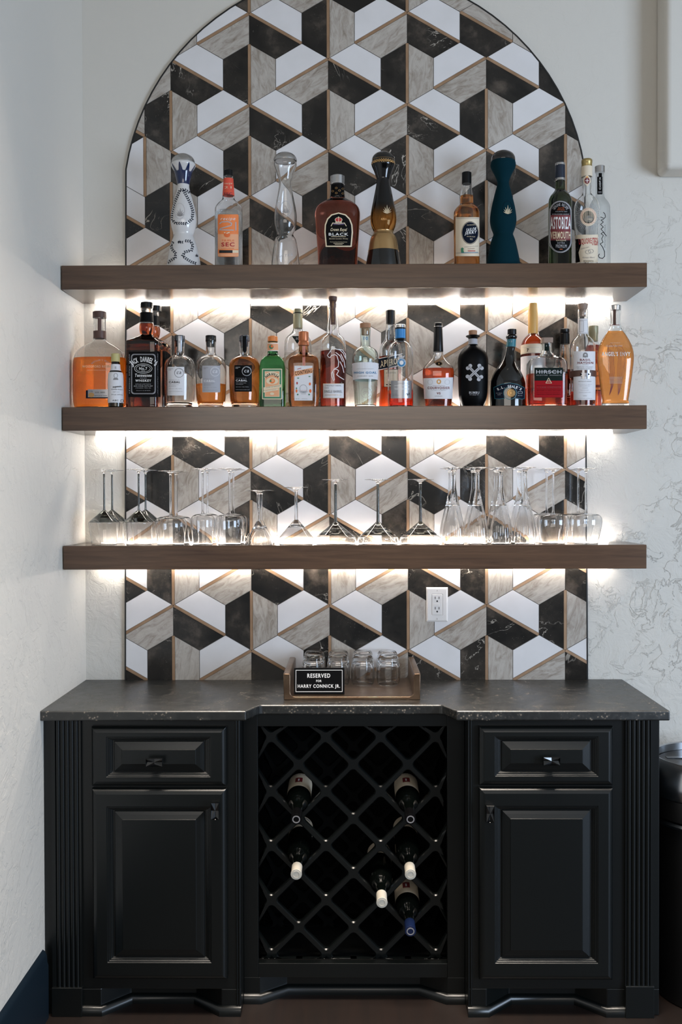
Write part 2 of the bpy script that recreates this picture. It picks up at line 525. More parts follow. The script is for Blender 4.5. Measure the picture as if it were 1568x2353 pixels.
def ell(cx, cy_, rx, ry, seg=28):
    return [(cx + rx * math.cos(2 * PI * i / seg), cy_ + ry * math.sin(2 * PI * i / seg)) for i in range(seg)]

def draw(items):
    """2D items in sheet coordinates (y down) -> list of (verts2d, faces, material, layer)"""
    out = []
    def conv(poly, m, l, step):
        for q in poly_strips(poly, step):
            for s in poly_strips([(b, a) for a, b in q], 30):
                out.append(([(b, a) for a, b in s], [tuple(range(len(s)))], m, l))
    for k, it in enumerate(items):
        t = it[0]; l = k
        if t == 'R': conv(rrect(*it[1:5], it[6] if len(it) > 6 else 0), it[5], l, 12)
        elif t == 'C': conv(ell(*it[1:5]), it[5], l, 12)
        elif t == 'K': conv(it[1], it[2], l, 12)                       # convex polygon
        elif t == 'N':                                                  # any polygon
            tri = tessellate_polygon([[Vector((x, y, 0)) for x, y in it[1]]])
            for q in tri: conv([it[1][i] for i in q], it[2], l, 12)
        elif t == 'O':                                                  # ring
            cx, cy_, rx, ry, w, m = it[1:7]
            n = 40; a = ell(cx, cy_, rx, ry, n); b = ell(cx, cy_, rx - w, ry - w, n)
            out.append((a + b, [(i, (i + 1) % n, n + (i + 1) % n, n + i) for i in range(n)], m, l))
        elif t == 'F':                                                  # outline of a polygon
            pts, w, m = it[1:4]
            cx = sum(p[0] for p in pts) / len(pts); cy_ = sum(p[1] for p in pts) / len(pts)
            xs = [p[0] for p in pts]; ys = [p[1] for p in pts]
            sx = 1 - 2 * w / (max(xs) - min(xs)); sy = 1 - 2 * w / (max(ys) - min(ys))
            mx = (max(xs) + min(xs)) / 2; my = (max(ys) + min(ys)) / 2
            b = [(mx + (x - mx) * sx, my + (y - my) * sy) for x, y in pts]; n = len(pts)
            # split long edges so the outline bends with the glass
            A, B = [], []
            for i in range(n):
                p, q, r, s = pts[i], pts[(i + 1) % n], b[i], b[(i + 1) % n]
                kk = max(1, int(abs(p[0] - q[0]) / 15))
                for j in range(kk):
                    u = j / kk
                    A.append((p[0] + (q[0] - p[0]) * u, p[1] + (q[1] - p[1]) * u)); B.append((r[0] + (s[0] - r[0]) * u, r[1] + (s[1] - r[1]) * u))
            n = len(A)
            out.append((A + B, [(i, (i + 1) % n, n + (i + 1) % n, n + i) for i in range(n)], m, l))
        elif t == 'L':                                                  # stroke
            pts, w, m = it[1:4]
            for a, b in zip(pts[:-1], pts[1:]):
                dx, dy = b[0] - a[0], b[1] - a[1]; d = math.hypot(dx, dy) or 1
                nx, ny = -dy / d * w / 2, dx / d * w / 2
                ex, ey = dx / d * w * 0.25, dy / d * w * 0.25
                kk = max(1, int(d / 14)); A = (a[0] - ex, a[1] - ey); B = (b[0] + ex, b[1] + ey); q = []
                for j in range(kk + 1):
                    x, y = A[0] + (B[0] - A[0]) * j / kk, A[1] + (B[1] - A[1]) * j / kk
                    q += [(x + nx, y + ny), (x, y), (x - nx, y - ny)]
                out.append((q, [f for j in range(kk) for f in ((3 * j, 3 * j + 1, 3 * j + 4, 3 * j + 3), (3 * j + 1, 3 * j + 2, 3 * j + 5, 3 * j + 4))], m, l))
        elif t == 'T':                                                  # text: string, cx, cy, w, h, mat, rot, shear
            s, cx, cy_, w, h, m = it[1:7]
            rot = math.radians(it[7]) if len(it) > 7 else 0; sh = it[8] if len(it) > 8 else 0
            v, f, _ = text_norm(s, 1.15)
            pts = []
            for x, y in v:
                X = x * w + sh * y * h; Y = -y * h
                pts.append((cx + X * math.cos(rot) - Y * math.sin(rot), cy_ + X * math.sin(rot) + Y * math.cos(rot)))
            out.append((pts, f, m, l))
        elif t == 'A':                                                  # text on an arc: string, cx, cy, rx, ry, a0, a1, h, mat
            s, cx, cy_, rx, ry, a0, a1, h, m = it[1:10]
            bold = '*' if s.startswith('*') else ''; s = s.lstrip('*'); n = len(s)
            if 'CAP' not in TCACHE:
                v, _ = text_mesh('H'); TCACHE['CAP'] = max(p[1] for p in v)
            cap = TCACHE['CAP']
            for i, ch in enumerate(s):
                if ch == ' ': continue
                a = math.radians(a0 + (a1 - a0) * ((i + 0.5) / n))
                if ('raw', bold + ch) not in TCACHE: TCACHE[('raw', bold + ch)] = text_mesh(bold + ch)
                v, f = TCACHE[('raw', bold + ch)]
                x0_, x1_ = min(p[0] for p in v), max(p[0] for p in v)
                k = h / cap
                kx = min(k, abs(math.radians(a1 - a0)) * rx / n * 0.86 / max(1e-6, x1_ - x0_))
                flip = 1 if a1 > a0 else -1
                pts = []
                ux, uy = math.cos(a), math.sin(a)
                tx, ty = -uy * flip, ux * flip
                for p in v:
                    X, R = (p[0] - (x0_ + x1_) / 2) * kx, flip * (p[1] - cap / 2) * k
                    pts.append((cx + ux * (rx + R) + tx * X, cy_ + uy * (ry + R) + ty * X))
                out.append((pts, f, m, l))
        elif t == 'V':                                                  # agave sprig: cx, base y, height, mat
            cx, by, h, m = it[1:5]
            for a, k_ in ((-62, .55), (-40, .68), (-20, .8), (0, 1), (20, .8), (40, .68), (62, .55)):
                a = math.radians(a); L_ = h * k_
                tx, ty = cx + math.sin(a) * L_, by - math.cos(a) * L_
                mx, my = (cx + tx) / 2, (by + ty) / 2
                nx, ny = math.cos(a) * h * .05, math.sin(a) * h * .05
                q = [(cx, by), (mx - nx, my - ny), (tx, ty), (mx + nx, my + ny)]
                out.append((q, [(0, 1, 2, 3)], m, l))
        elif t == 'G':                                                  # leaf garland: points, leaf length, mat
            pts, ll, m = it[1:4]
            d = 0.0; k2 = 0
            for a, b in zip(pts[:-1], pts[1:]):
                dx, dy = b[0] - a[0], b[1] - a[1]; D = math.hypot(dx, dy)
                while d < D:
                    x, y = a[0] + dx * d / D, a[1] + dy * d / D
                    for sd in (-1, 1):
                        ang = math.atan2(dy, dx) + sd * 0.7
                        ex, ey = x + math.cos(ang) * ll, y + math.sin(ang) * ll
                        mx, my = (x + ex) / 2, (y + ey) / 2
                        nx, ny = -math.sin(ang) * ll * .28, math.cos(ang) * ll * .28
                        out.append(([(x, y), (mx + nx, my + ny), (ex, ey), (mx - nx, my - ny)], [(0, 1, 2, 3)], m, l))
                    d += ll * 0.95
                d -= D
    return out

def print_on(name, parent, items, fmap, label=None, base=0.0004):
    """items drawn in sheet coordinates, fmap(x, y, lift) -> local point"""
    vs, fs, ms, mats = [], [], [], []
    for q, f, m, l in draw(items):
        if m not in mats: mats.append(m)
        n = len(vs); lift = base + 0.00012 * min(l, 12)
        vs += [fmap(x, y, lift) for x, y in q]
        fs += [tuple(i + n for i in p) for p in f]; ms += [mats.index(m)] * len(f)
    o = obj(name, vs, fs, mats, parent, ms, recalc=False)
    if label: o['label'] = label
    return o

# ------------------------------------------------------------------ room shell
WALL_TOP = 3.2
def left_x(y, z):
    f = min(1.0, max(0.0, -y / 0.236)) * min(1.0, max(0.0, (z - 0.95) / 0.25))
    return -0.874 - 0.0085 * f
XL = left_x(-0.236, 2.0)

def build_room():
    m = MB()
    m.box(XL - 0.15, 3.2, 0.0, 0.15, 0.0, WALL_TOP)
    tag(m.build('wall_back', 'plaster_back'), kind='structure')
    v, f = [], []
    zs = [0, 0.4, 0.9, 1.1, 1.3, 1.5, 2.2, WALL_TOP]; ys = [0.0, -0.236, -0.5, -1.0, -2.4]
    for y in ys:
        for z in zs: v.append((left_x(y, z), y, z))
    n = len(zs)
    for i in range(len(ys) - 1):
        for j in range(n - 1): f.append((i * n + j, i * n + j + 1, (i + 1) * n + j + 1, (i + 1) * n + j))
    k = len(v); v += [(x - 0.15, y, z) for x, y, z in v]
    f += [tuple(reversed([q + k for q in p])) for p in f]
    for i in range(len(ys) - 1):
        for a in (0, n - 1): f.append((i * n + a, (i + 1) * n + a, (i + 1) * n + a + k, i * n + a + k))
    for j in range(n - 1):
        for a in (0, (len(ys) - 1) * n): f.append((a + j, a + j + 1, a + j + 1 + k, a + j + k))
    tag(obj('wall_left', v, f, 'plaster_side', smooth=50), kind='structure')
    m = MB(); m.box(XL - 0.15, 3.2, -5.2, 0.15, -0.1, 0.0)
    tag(m.build('floor', 'floor_wood'), kind='structure')
    # plastered pier edge high up beside the arch
    x0 = PX(1531, 200, -0.10); z0 = PZ(1545, 386, -0.10)
    m = MB(); m.box(x0, x0 + 0.6, -0.10, 0.002, z0, WALL_TOP)
    tag(m.build('wall_right', 'plaster_side', bevel=0.018, seg=5, smooth=60), kind='structure')
    m = MB(); m.box(XL - 0.15, 3.2, -3.0, 0.15, WALL_TOP, WALL_TOP + 0.1)
    tag(m.build('ceiling', 'plaster_side'), kind='structure')
    # dark base board on the side wall
    m = MB()
    pr = [(0.0, 0.0), (0.016, 0.0), (0.016, 0.150), (0.013, 0.158), (0.012, 0.176), (0.006, 0.190), (0.0, 0.194)]
    xb = left_x(-0.5, 0)
    m.rings([[(xb + a, y, b) for a, b in pr] for y in (-0.478, -2.4)])
    tag(m.build('baseboard_left', 'base_navy', smooth=35), kind='structure')
build_room()

# ------------------------------------------------------------------ tiled arch
# installer's odd ones: (column, row) -> split, colours
OVERRIDE = {(-3, 1): ('\\', ('grey', 'black')), (-2, 2): ('|', ('white', 'grey')),
            (4, -1): ('\\', ('grey', 'black')), (5, -1): ('|', ('grey', 'grey'))}

def build_tiles():
    ty = -0.010
    wHex = (PX(1300.5, 900, ty) - PX(576.8, 900, ty)) / 6.0            # width of a hexagon
    a = wHex / math.sqrt(3)
    rowz = 1.5 * a
    x_ref = PX(573.3, 171, ty); z_ref = PZ(573.3, 171, ty)
    # arch outline
    xl, xr = PX(286.5, 1000, ty), PX(1349.5, 1000, ty)
    zb = COUNTER_Z
    cxa = (xl + xr) / 2; R = 530 / 703.0
    zc = PZ(817, 470, ty)
    th0 = math.asin((PZ(817, 386, ty) - zc) / R)
    arch = [(xl, zb), (xr, zb)]
    for i in range(41):
        t = th0 + (PI - 2 * th0) * i / 40
        arch.append((min(xr, max(xl, cxa + R * math.cos(t))), zc + R * math.sin(t)))
    def inside(poly):
        for i in range(len(arch)):
            p, q = arch[i], arch[(i + 1) % len(arch)]
            nx, nz = -(q[1] - p[1]), q[0] - p[0]
            poly = clip(poly, lambda s: (s[0] - p[0]) * nx + (s[1] - p[1]) * nz)
            if len(poly) < 3: return None
        return poly
    tv, tf, tm, tc = [], [], [], []
    g = 0.0008; gold = 0.0045
    bv = MB()
    vert = [(0, a), (wHex / 2, a / 2), (wHex / 2, -a / 2), (0, -a), (-wHex / 2, -a / 2), (-wHex / 2, a / 2)]
    for r in range(-3, 18):                         # rows downward, row 0 holds the reference centre
        z0 = z_ref - r * rowz
        for c in range(-6, 8):
            odd = r % 2
            x0 = x_ref + c * wHex + (wHex / 2 if odd else 0)
            # split direction
            if not odd: typ = '|/\\'[c % 3]
            else: typ = '|/\\'[(c + 2) % 3]         # columns of the odd rows start at ref + half
            cols = {'|': ('black', 'grey'), '/': ('white', 'grey'), '\\': ('white', 'black')}[typ]
            key = (c, r)
            if key in OVERRIDE: typ, cols = OVERRIDE[key]
            # direction of the long side, first half = left or upper
            d = {'|': (0, 1), '/': (math.sqrt(3) / 2, 0.5), '\\': (math.sqrt(3) / 2, -0.5)}[typ]
            nrm = {'|': (-1, 0), '/': (-0.5, math.sqrt(3) / 2), '\\': (0.5, math.sqrt(3) / 2)}[typ]
            hexg = [(x0 + x * (1 - g * 2 / wHex), z0 + z * (1 - g * 2 / wHex)) for x, z in vert][::-1]
            for k, col in ((1, cols[0]), (-1, cols[1])):
                poly = clip(hexg, lambda s: k * ((s[0] - x0) * nrm[0] + (s[1] - z0) * nrm[1]) - (gold + g))
                poly = inside(poly)
                if not poly: continue
                n0 = len(tv); n = len(poly)
                rx, rz = random.uniform(-9, 9), random.uniform(-9, 9)
                ra = math.atan2(d[1], d[0]) + random.choice((0, 0, 0.25, -0.2, PI))
                ca, sa = math.cos(-ra), math.sin(-ra)
                cxp = sum(p[0] for p in poly) / n; czp = sum(p[1] for p in poly) / n
                for (yy, ins) in ((ty + 0.008, 0.0), (ty + 0.0006, 0.0), (ty, 0.0005)):
                    for p in poly:
                        dx_, dz_ = cxp - p[0], czp - p[1]; dd = math.hypot(dx_, dz_)
                        q = (p[0] + dx_ / dd * ins, p[1] + dz_ / dd * ins)
                        tv.append((q[0], yy, q[1]))
                        u, w = q[0] - x0, q[1] - z0
                        tc.append((u * ca - w * sa + rx, u * sa + w * ca + rz, rx))
                mi = {'white': 0, 'grey': 1, 'black': 2}[col]
                for L_ in (0, n):
                    for i in range(n):
                        j = (i + 1) % n
                        tf.append((n0 + L_ + i, n0 + L_ + j, n0 + L_ + n + j, n0 + L_ + n + i)); tm.append(mi)
                tf.append(tuple(n0 + 2 * n + i for i in range(n))); tm.append(mi)
            # brass inlay on the long side
            st = [(x0 + d[0] * a * s + nrm[0] * w, z0 + d[1] * a * s + nrm[1] * w) for s, w in ((-0.985, -gold), (0.985, -gold), (0.985, gold), (-0.985, gold))]
            area2 = sum(st[i][0] * st[(i + 1) % 4][1] - st[(i + 1) % 4][0] * st[i][1] for i in range(4))
            if area2 < 0: st = st[::-1]
            st = inside(st)
            if st:
                bv.rings([[(x, ty + 0.008, z) for x, z in st], [(x, ty - 0.0001, z) for x, z in st]])
    t = thing('tile_backsplash', (cxa, 0, zb), 'arched panel of half-hexagon marble tiles in white, grey and black with brass inlay', 'backsplash', kind='structure')
    off = (-cxa, 0, -zb)
    sh = lambda vs: [(x + off[0], y + off[1], z + off[2]) for x, y, z in vs]
    o = obj('tile_panel', sh(tv), tf, ['marble_white', 'marble_grey', 'marble_black'], t, tm)
    at = o.data.attributes.new('tc', 'FLOAT_VECTOR', 'POINT')
    at.data.foreach_set('vector', [q for p in tc for q in p])
    obj('brass_inlay', sh(bv.v), bv.f, 'inlay_brass', t)
    gm = MB()
    gm.rings([[(x - cxa, ty + yy, z - zb) for x, z in arch] for yy in (0.0095, 0.0020)])
    gm.build('grout_bed', 'grout', t)
    em = MB(); n = len(arch); w = 0.0045
    outl = []
    path = arch[1:] + [arch[0]]
    def offp(p, k):
        i = path.index(p)
        a_, b_ = path[max(0, i - 1)], path[min(len(path) - 1, i + 1)]
        dx_, dz_ = b_[0] - a_[0], b_[1] - a_[1]; dd = math.hypot(dx_, dz_)
        return (p[0] + dz_ / dd * k - cxa, p[1] - dx_ / dd * k - zb)
    rs = []
    for p in path:
        i0, o0 = offp(p, 0.0), offp(p, w)
        rs.append([(i0[0], ty + 0.0095, i0[1]), (i0[0], ty - 0.001, i0[1]), (o0[0], ty - 0.001, o0[1]), (o0[0], ty + 0.0095, o0[1])])
    em.rings(rs)
    em.build('edge_trim', 'trim_black', t)
COUNTER_Z = PZ(806, 1561, 0.0)
SY = -0.236
def shelf_dims(yt, yb):
    return PZ(813, yt, SY), PZ(813, yb, SY)
SH = [shelf_dims(606.8, 662.2), shelf_dims(933.2, 987.8), shelf_dims(1253.0, 1308.0)]
SHX1 = PX(1487.4, 940, SY)
build_tiles()

def build_shelves():
    rel = ('topmost', 'middle', 'lowest')
    what = ('carrying tall decanters', 'crowded with liquor bottles', 'holding upturned stemware')
    for i, (zt, zb) in enumerate(SH):
        x0 = XL + 0.0035; t = thing('floating_shelf', ((x0 + SHX1) / 2, -0.118, zb), f'{rel[i]} of the three thick brown wooden shelves, {what[i]}', 'shelf', 'floating wooden shelves')
        cx, cyy = t.location.x, t.location.y
        m = MB(); m.box(x0 - cx, SHX1 - cx, SY - cyy, -0.0115 - cyy, 0, zt - zb)
        m.build('board', 'shelf_wood', t, bevel=0.0018)
        # light channel below, at the back
        m = MB(); m.box(x0 + 0.05 - cx, SHX1 - 0.05 - cx, -0.032 - cyy, -0.025 - cyy, -0.0035, 0.0)
        m.build('led_strip', 'led', t)
        m = MB(); m.box(x0 + 0.06 - cx, SHX1 - 0.06 - cx, -0.0190 - cyy, -0.0130 - cyy, zt - zb, zt - zb + 0.002)
        m.build('led_strip', 'led_%d' % i, t)
build_shelves()

# ------------------------------------------------------------------ bottle builder
def crop(ox, oy, s):
    return lambda x, y: (ox + x / s, oy + y / s)
class Bottle:
    def __init__(s, name, label, cat, group, cr, cx, yd, zs, prof, neck, n=2.0, ratio=1.0, seg=48, lean=False, mod=None, sm=2):
        s.cr = cr; s.yd = yd; s.zs = zs
        px0, py0 = cr(cx, prof[-1][0])
        s.X = PX(px0, py0, yd)
        s.t = thing(name, (s.X, yd, zs), label, cat, group)
        s.seg = seg; s.mod = mod
        pts, sh = [], []
        for p in prof:
            y, xl, xr = p[:3]
            pxl, py = cr(xl, y); pxr, _ = cr(xr, y)
            Xl, Z = P(pxl, py, yd); Xr = PX(pxr, py, yd)
            a = (Xr - Xl) / 2
            dx = (Xr + Xl) / 2 - s.X if lean else 0.0
            body = y > neck
            z = Z - zs
            pts.append((z, a, a * (ratio if body else 1.0), n if body else 2.0, dx)); sh.append('s' in p[3:])
        sh[0] = True
        q = chaikin(pts, sh, sm)
        q = [p for p in q if p[0] > 0.004]
        last = q[-1]
        q.append((0.003, *last[1:])); q.append((0.0, last[1] - 0.0025, last[2] - 0.0025, last[3], last[4]))
        s.q = q
    def at(s, z):
        q = s.q
        if z >= q[0][0]: return q[0]
        for a, b in zip(q[:-1], q[1:]):
            if a[0] >= z >= b[0]:
                u = (a[0] - z) / ((a[0] - b[0]) or 1)
                return tuple(i + (j - i) * u for i, j in zip(a, b))
        return q[-1]
    def surf(s, x, z):
        _, a, b, n, dx = s.at(z)
        u = min(0.998, abs(x - dx) / a)
        return -b * (1 - u ** n) ** (1 / n)
    def fmap(s, x, y, lift):
        px, py = s.cr(x, y)
        yy = s.yd - 0.03
        for _ in range(3):
            X, Z = P(px, py, yy)
            xl, z = X - s.X, Z - s.zs
            ys = s.surf(xl, z)
            yy = s.yd + ys
        _, a, b, n, dx = s.at(z)
        u = max(-0.998, min(0.998, (xl - dx) / a))
        # push outwards along the wall's own direction
        ox = math.copysign(abs(u) ** (n - 1), u) * lift; 
        return (xl + ox, ys - lift * (1.0 if abs(u) < 0.9 else 0.6), z)
    def ring(s, p, d=0.0):
        z, a, b, n, dx = p
        return super_ring(max(a + d, 1e-4), max(b + d, 1e-4), n, z, s.seg, dx, 0.0, s.mod)
    def zz(s, y, px=None):
        a, b = s.cr(px if px is not None else 0, y)
        return PZ(a, b, s.yd) - s.zs
    def shell(s, mat, t=0.0024, floor=0.007, name='glass_body'):
        m = MB()
        inner = [p for p in s.q if p[0] > floor + 0.002]
        f = s.at(floor)
        outer = [s.ring(p) for p in s.q]
        inn = [s.ring(p, -t) for p in inner] + [s.ring((floor + 0.001, *f[1:]), -t), s.ring((floor, *f[1:]), -t - 0.003)]
        m.rings(list(reversed(outer)) + inn)
        m.build(name, mat, s.t, smooth=38)
        s.floor, s.th = floor, t
        return s
    def solid(s, mat, name='bottle_body', y0=None, y1=None, d=0.0, smooth=38):
        q = s.q
        if y0 is not None:
            z0, z1 = s.zz(y0), s.zz(y1) if y1 is not None else 0.0
            z1 = max(z1, 0.0)
            q = [s.at(z0)] + [p for p in s.q if z1 < p[0] < z0] + [s.at(z1)]
            q[0] = (z0, *q[0][1:]); q[-1] = (z1, *q[-1][1:])
        m = MB(); m.rings([s.ring(p, d) for p in q])
        m.build(name, mat, s.t, smooth=smooth)
        return s
    def liquid(s, y, mat, t=None):
        z0 = s.zz(y); f = s.floor
        t = s.th - 0.0004 if t is None else t
        q = [(z0, *s.at(z0)[1:])] + [p for p in s.q if f + 0.003 < p[0] < z0]
        g = s.at(f)
        m = MB(); m.rings([s.ring(p, -t) for p in q] + [s.ring((f + 0.0005, *g[1:]), -t), s.ring((f - 0.0003, *g[1:]), -t - 0.0028)])
        m.build('liquid', mat, s.t, smooth=38)
        return s
    def band(s, name, y0, y1, mat, d=0.0006, label=None):
        z0, z1 = s.zz(y0), s.zz(y1)
        q = [(z0, *s.at(z0)[1:])] + [p for p in s.q if z1 < p[0] < z0] + [(z1, *s.at(z1)[1:])]
        m = MB()
        m.rings([s.ring(q[0], 0.0)] + [s.ring(p, d) for p in q] + [s.ring(q[-1], 0.0)], False, False)
        o = m.build(name, mat, s.t, smooth=50)
        if label: o['label'] = label
        return s
    def cap(s, name, prof, mat, parent=None, prints=None, label=None, mod=None, sq=None):
        """prof: (y, xl, xr) down the cap"""
        m = MB(); rs = []
        for y, xl, xr in prof:
            pl, py = s.cr(xl, y); pr, _ = s.cr(xr, y)
            Xl, Z = P(pl, py, s.yd); Xr = PX(pr, py, s.yd)
            a = max((Xr - Xl) / 2, 1e-4)
            dx = (Xr + Xl) / 2 - s.X
            if abs(dx) < 0.003: dx = 0.0 if not s.q[0][4] else s.q[0][4]
            rs.append(super_ring(a, a * (sq[1] if sq else 1), sq[0] if sq else 2, max(Z - s.zs, 0.001), 36, dx, 0, mod))
        m.rings(rs)
        o = m.build(name, mat, parent or s.t, smooth=38)
        if label: o['label'] = label
        return s
    def prints(s, name, items, label=None, base=0.0005):
        print_on(name, s.t, items, s.fmap, label, base)
        return s

def dome(cx, y0, y1, hw, k=8):
    out = []
    for i in range(k + 1):
        t = PI / 2 * i / k
        out.append((y1 - (y1 - y0) * math.cos(t), cx - hw * math.sin(t) - 0.01, cx + hw * math.sin(t) + 0.01))
    return out

# ------------------------------------------------------------------ bottles on the top shelf
TOPG, MIDG = 'bottles and decanters on the top shelf', 'liquor bottles on the middle shelf'
FR, BK = -0.155, -0.057
cA, cB, cC, cD = crop(360, 330, 4.612), crop(680, 330, 4.612), crop(1000, 330, 6.533), crop(1220, 330, 5.6)
cE, cF, cG, cH = crop(130, 680, 4.612), crop(370, 680, 5.227), crop(590, 680, 5.227), crop(800, 680, 5.227)
cI, cJ = crop(1040, 680, 6.031), crop(1200, 680, 5.227)
z1, z2, z3 = SH[0][0], SH[1][0], SH[2][0]

# 1 white and blue painted decanter
b = Bottle('decanter', 'white ceramic decanter painted with blue leaf garlands under a glass ball cap', 'decanter', TOPG, cA, 288, FR, z1,
    [(212, 162, 408, 's'), (232, 155, 423), (262, 170, 404), (300, 196, 380), (370, 213, 364), (440, 230, 350), (500, 222, 360), (560, 205, 375), (650, 180, 403),
     (740, 160, 422), (810, 153, 432), (880, 163, 428), (940, 180, 405), (972, 190, 392), (1000, 180, 402), (1060, 153, 423), (1150, 135, 447), (1275, 115, 468), (1370, 108, 476)], 5000)
b.solid('ceramic_white')
def spiky_collar(b):
    n = 96; rows = 8; rs = []
    for k in range(rows + 1):
        r = []
        for i in range(n):
            t = (i + 0.5) / n * 8 % 1.0
            top = 310 - 85 * max(0, 1 - abs(t - 0.5) * 3.2) 
            y = 440 + (top - 440) * k / rows
            z = b.zz(y); a = b.at(z)[1] + 0.0006
            th = 2 * PI * (i + 0.5) / n + 0.25
            r.append((a * math.cos(th), a * math.sin(th), z))
        rs.append(r)
    m = MB(); m.rings(rs, False, False)
    m.build('painted_collar', 'cobalt', b.t, smooth=60)
spiky_collar(b)
b.cap('ball_cap', [*dome(285, 110, 205, 124), (212, 161, 409)], 'cap_silver')
b.prints('painted_garland', [
    ('G', [(350, 520), (300, 490), (250, 490), (220, 560), (185, 640), (165, 720), (160, 800), (200, 845), (260, 845), (320, 850), (375, 800), (385, 720), (360, 640), (320, 560), (285, 500)], 24, 'ink_navy'),
    ('V', 250, 772, 90, 'ink_grey'), ('O', 245, 715, 55, 85, 3, 'ink_light')])
b.prints('painted_scroll', [
    ('G', [(300, 1030), (360, 1035), (385, 1080), (370, 1130), (300, 1150), (275, 1190), (320, 1225), (370, 1255), (420, 1270)], 24, 'ink_navy'),
    ('G', [(180, 1040), (155, 1070), (165, 1120), (200, 1160), (200, 1210), (150, 1240), (120, 1260)], 24, 'ink_navy'),
    ('G', [(225, 1045), (275, 1045)], 22, 'ink_navy'), ('V', 245, 1050, 35, 'ink_navy'), ('V', 425, 1200, 40, 'ink_navy')])

# 2 triple sec
b = Bottle('liquor_bottle', 'clear bottle with a bright orange label reading triple sec', 'bottle', TOPG, cA, 766, FR, z1,
    [(352, 713, 810), (375, 712, 811), (480, 707, 820), (575, 700, 826), (600, 695, 832), (640, 650, 880), (680, 622, 905), (705, 618, 912), (1300, 622, 915), (1370, 622, 915)], 640)
b.shell('glass_clear').liquid(735, 'liq_clear')
b.cap('screw_cap', [(283, 716, 803), (290, 708, 811), (345, 708, 811)], 'black_cap')
b.band('neck_label', 380, 560, 'label_coral')
b.prints('neck_lettering', [('T', 'recipe', 760, 425, 78, 24, 'ink_cream', 0, .3), ('T', '21', 757, 465, 70, 24, 'ink_cream'), ('T', 'TRIPLE', 757, 505, 66, 14, 'ink_orange'), ('T', '*SEC', 757, 533, 84, 26, 'ink_maroon')], base=0.0011)
b.prints('label', [('K', rrect(650, 750, 868, 1200, 14), 'label_orange'), ('R', 652, 960, 866, 1120, 'label_peach'), ('R', 665, 1130, 866, 1160, 'slot_dark'), ('R', 805, 1130, 866, 1160, 'ink_cream'),
    ('T', 'recipe', 758, 802, 150, 42, 'ink_white', 0, .25), ('L', [(672, 850), (690, 832), (760, 828), (795, 845), (790, 868), (680, 900), (672, 915), (815, 918)], 10, 'ink_light'), ('L', [(838, 835), (838, 920)], 10, 'ink_light'),
    ('C', 748, 968, 32, 26, 'ink_orange'), ('L', [(720, 945), (745, 952), (772, 942)], 10, 'ink_cream'),
    ('T', 'TRIPLE', 757, 1028, 130, 20, 'ink_orange'), ('T', '*SEC', 757, 1070, 135, 44, 'ink_red'), ('T', 'LIQUEUR', 757, 1112, 130, 12, 'ink_orange'),
    ('R', 655, 1166, 865, 1196, 'label_peach'), ('T', 'NATURALLY FLAVORED LIQUEUR', 760, 1180, 180, 10, 'ink_orange')])

# 3 clear decanter
b = Bottle('decanter', 'empty clear glass decanter with an embossed agave medallion', 'decanter', TOPG, cA, 1368, FR, z1,
    [(192, 1252, 1484, 's'), (225, 1243, 1494), (265, 1258, 1476), (300, 1268, 1460), (350, 1285, 1452), (385, 1300, 1440), (440, 1305, 1436), (500, 1296, 1446), (600, 1275, 1462), (700, 1256, 1482),
     (780, 1245, 1490), (870, 1250, 1484), (930, 1272, 1465), (965, 1285, 1450), (985, 1278, 1455), (1010, 1255, 1478), (1060, 1245, 1492), (1150, 1230, 1505), (1275, 1215, 1518), (1370, 1206, 1527)], 5000)
b.shell('glass_clear', 0.0032)
b.cap('ball_cap', [*dome(1368, 95, 180, 124), (190, 1246, 1492)], 'cap_silver')
b.prints('embossed_medallion', [('O', 1372, 690, 58, 84, 5, 'ink_light'), ('V', 1372, 738, 86, 'ink_grey')])
b.prints('embossed_lettering', [('T', 'ULTRA', 1372, 1185, 150, 26, 'ink_light', -6, .3)])

# 4 black label whisky
b = Bottle('liquor_bottle', 'squat dark whisky bottle with an arched black label showing a red crown', 'bottle', TOPG, cB, 445, FR, z1,
    [(440, 375, 512), (575, 372, 514), (595, 350, 545), (620, 300, 590), (650, 255, 635), (685, 220, 668), (730, 205, 683), (800, 206, 682), (880, 213, 678), (1000, 224, 672), (1150, 235, 663), (1275, 241, 658), (1370, 245, 655)], 590, n=3.0, ratio=0.62)
b.solid('liq_cola')
b.cap('bottle_cap', [(340, 385, 500), (350, 366, 518), (435, 366, 518), (440, 375, 512)], 'cap_silver', label='silvered cap')
b.band('neck_wrap', 450, 570, 'label_black', 0.0008)
b.prints('neck_stars', [('O', x, y, 12, 10, 3, 'ink_gold') for x, y in ((395, 505), (430, 472), (462, 498), (430, 525), (495, 480), (495, 530))], base=0.0014)
ar = [(302 + 2, 940), (318, 1095), (592, 1095), (606, 940), (600, 860), (575, 795), (530, 750), (454, 730), (378, 750), (333, 795), (308, 860)]
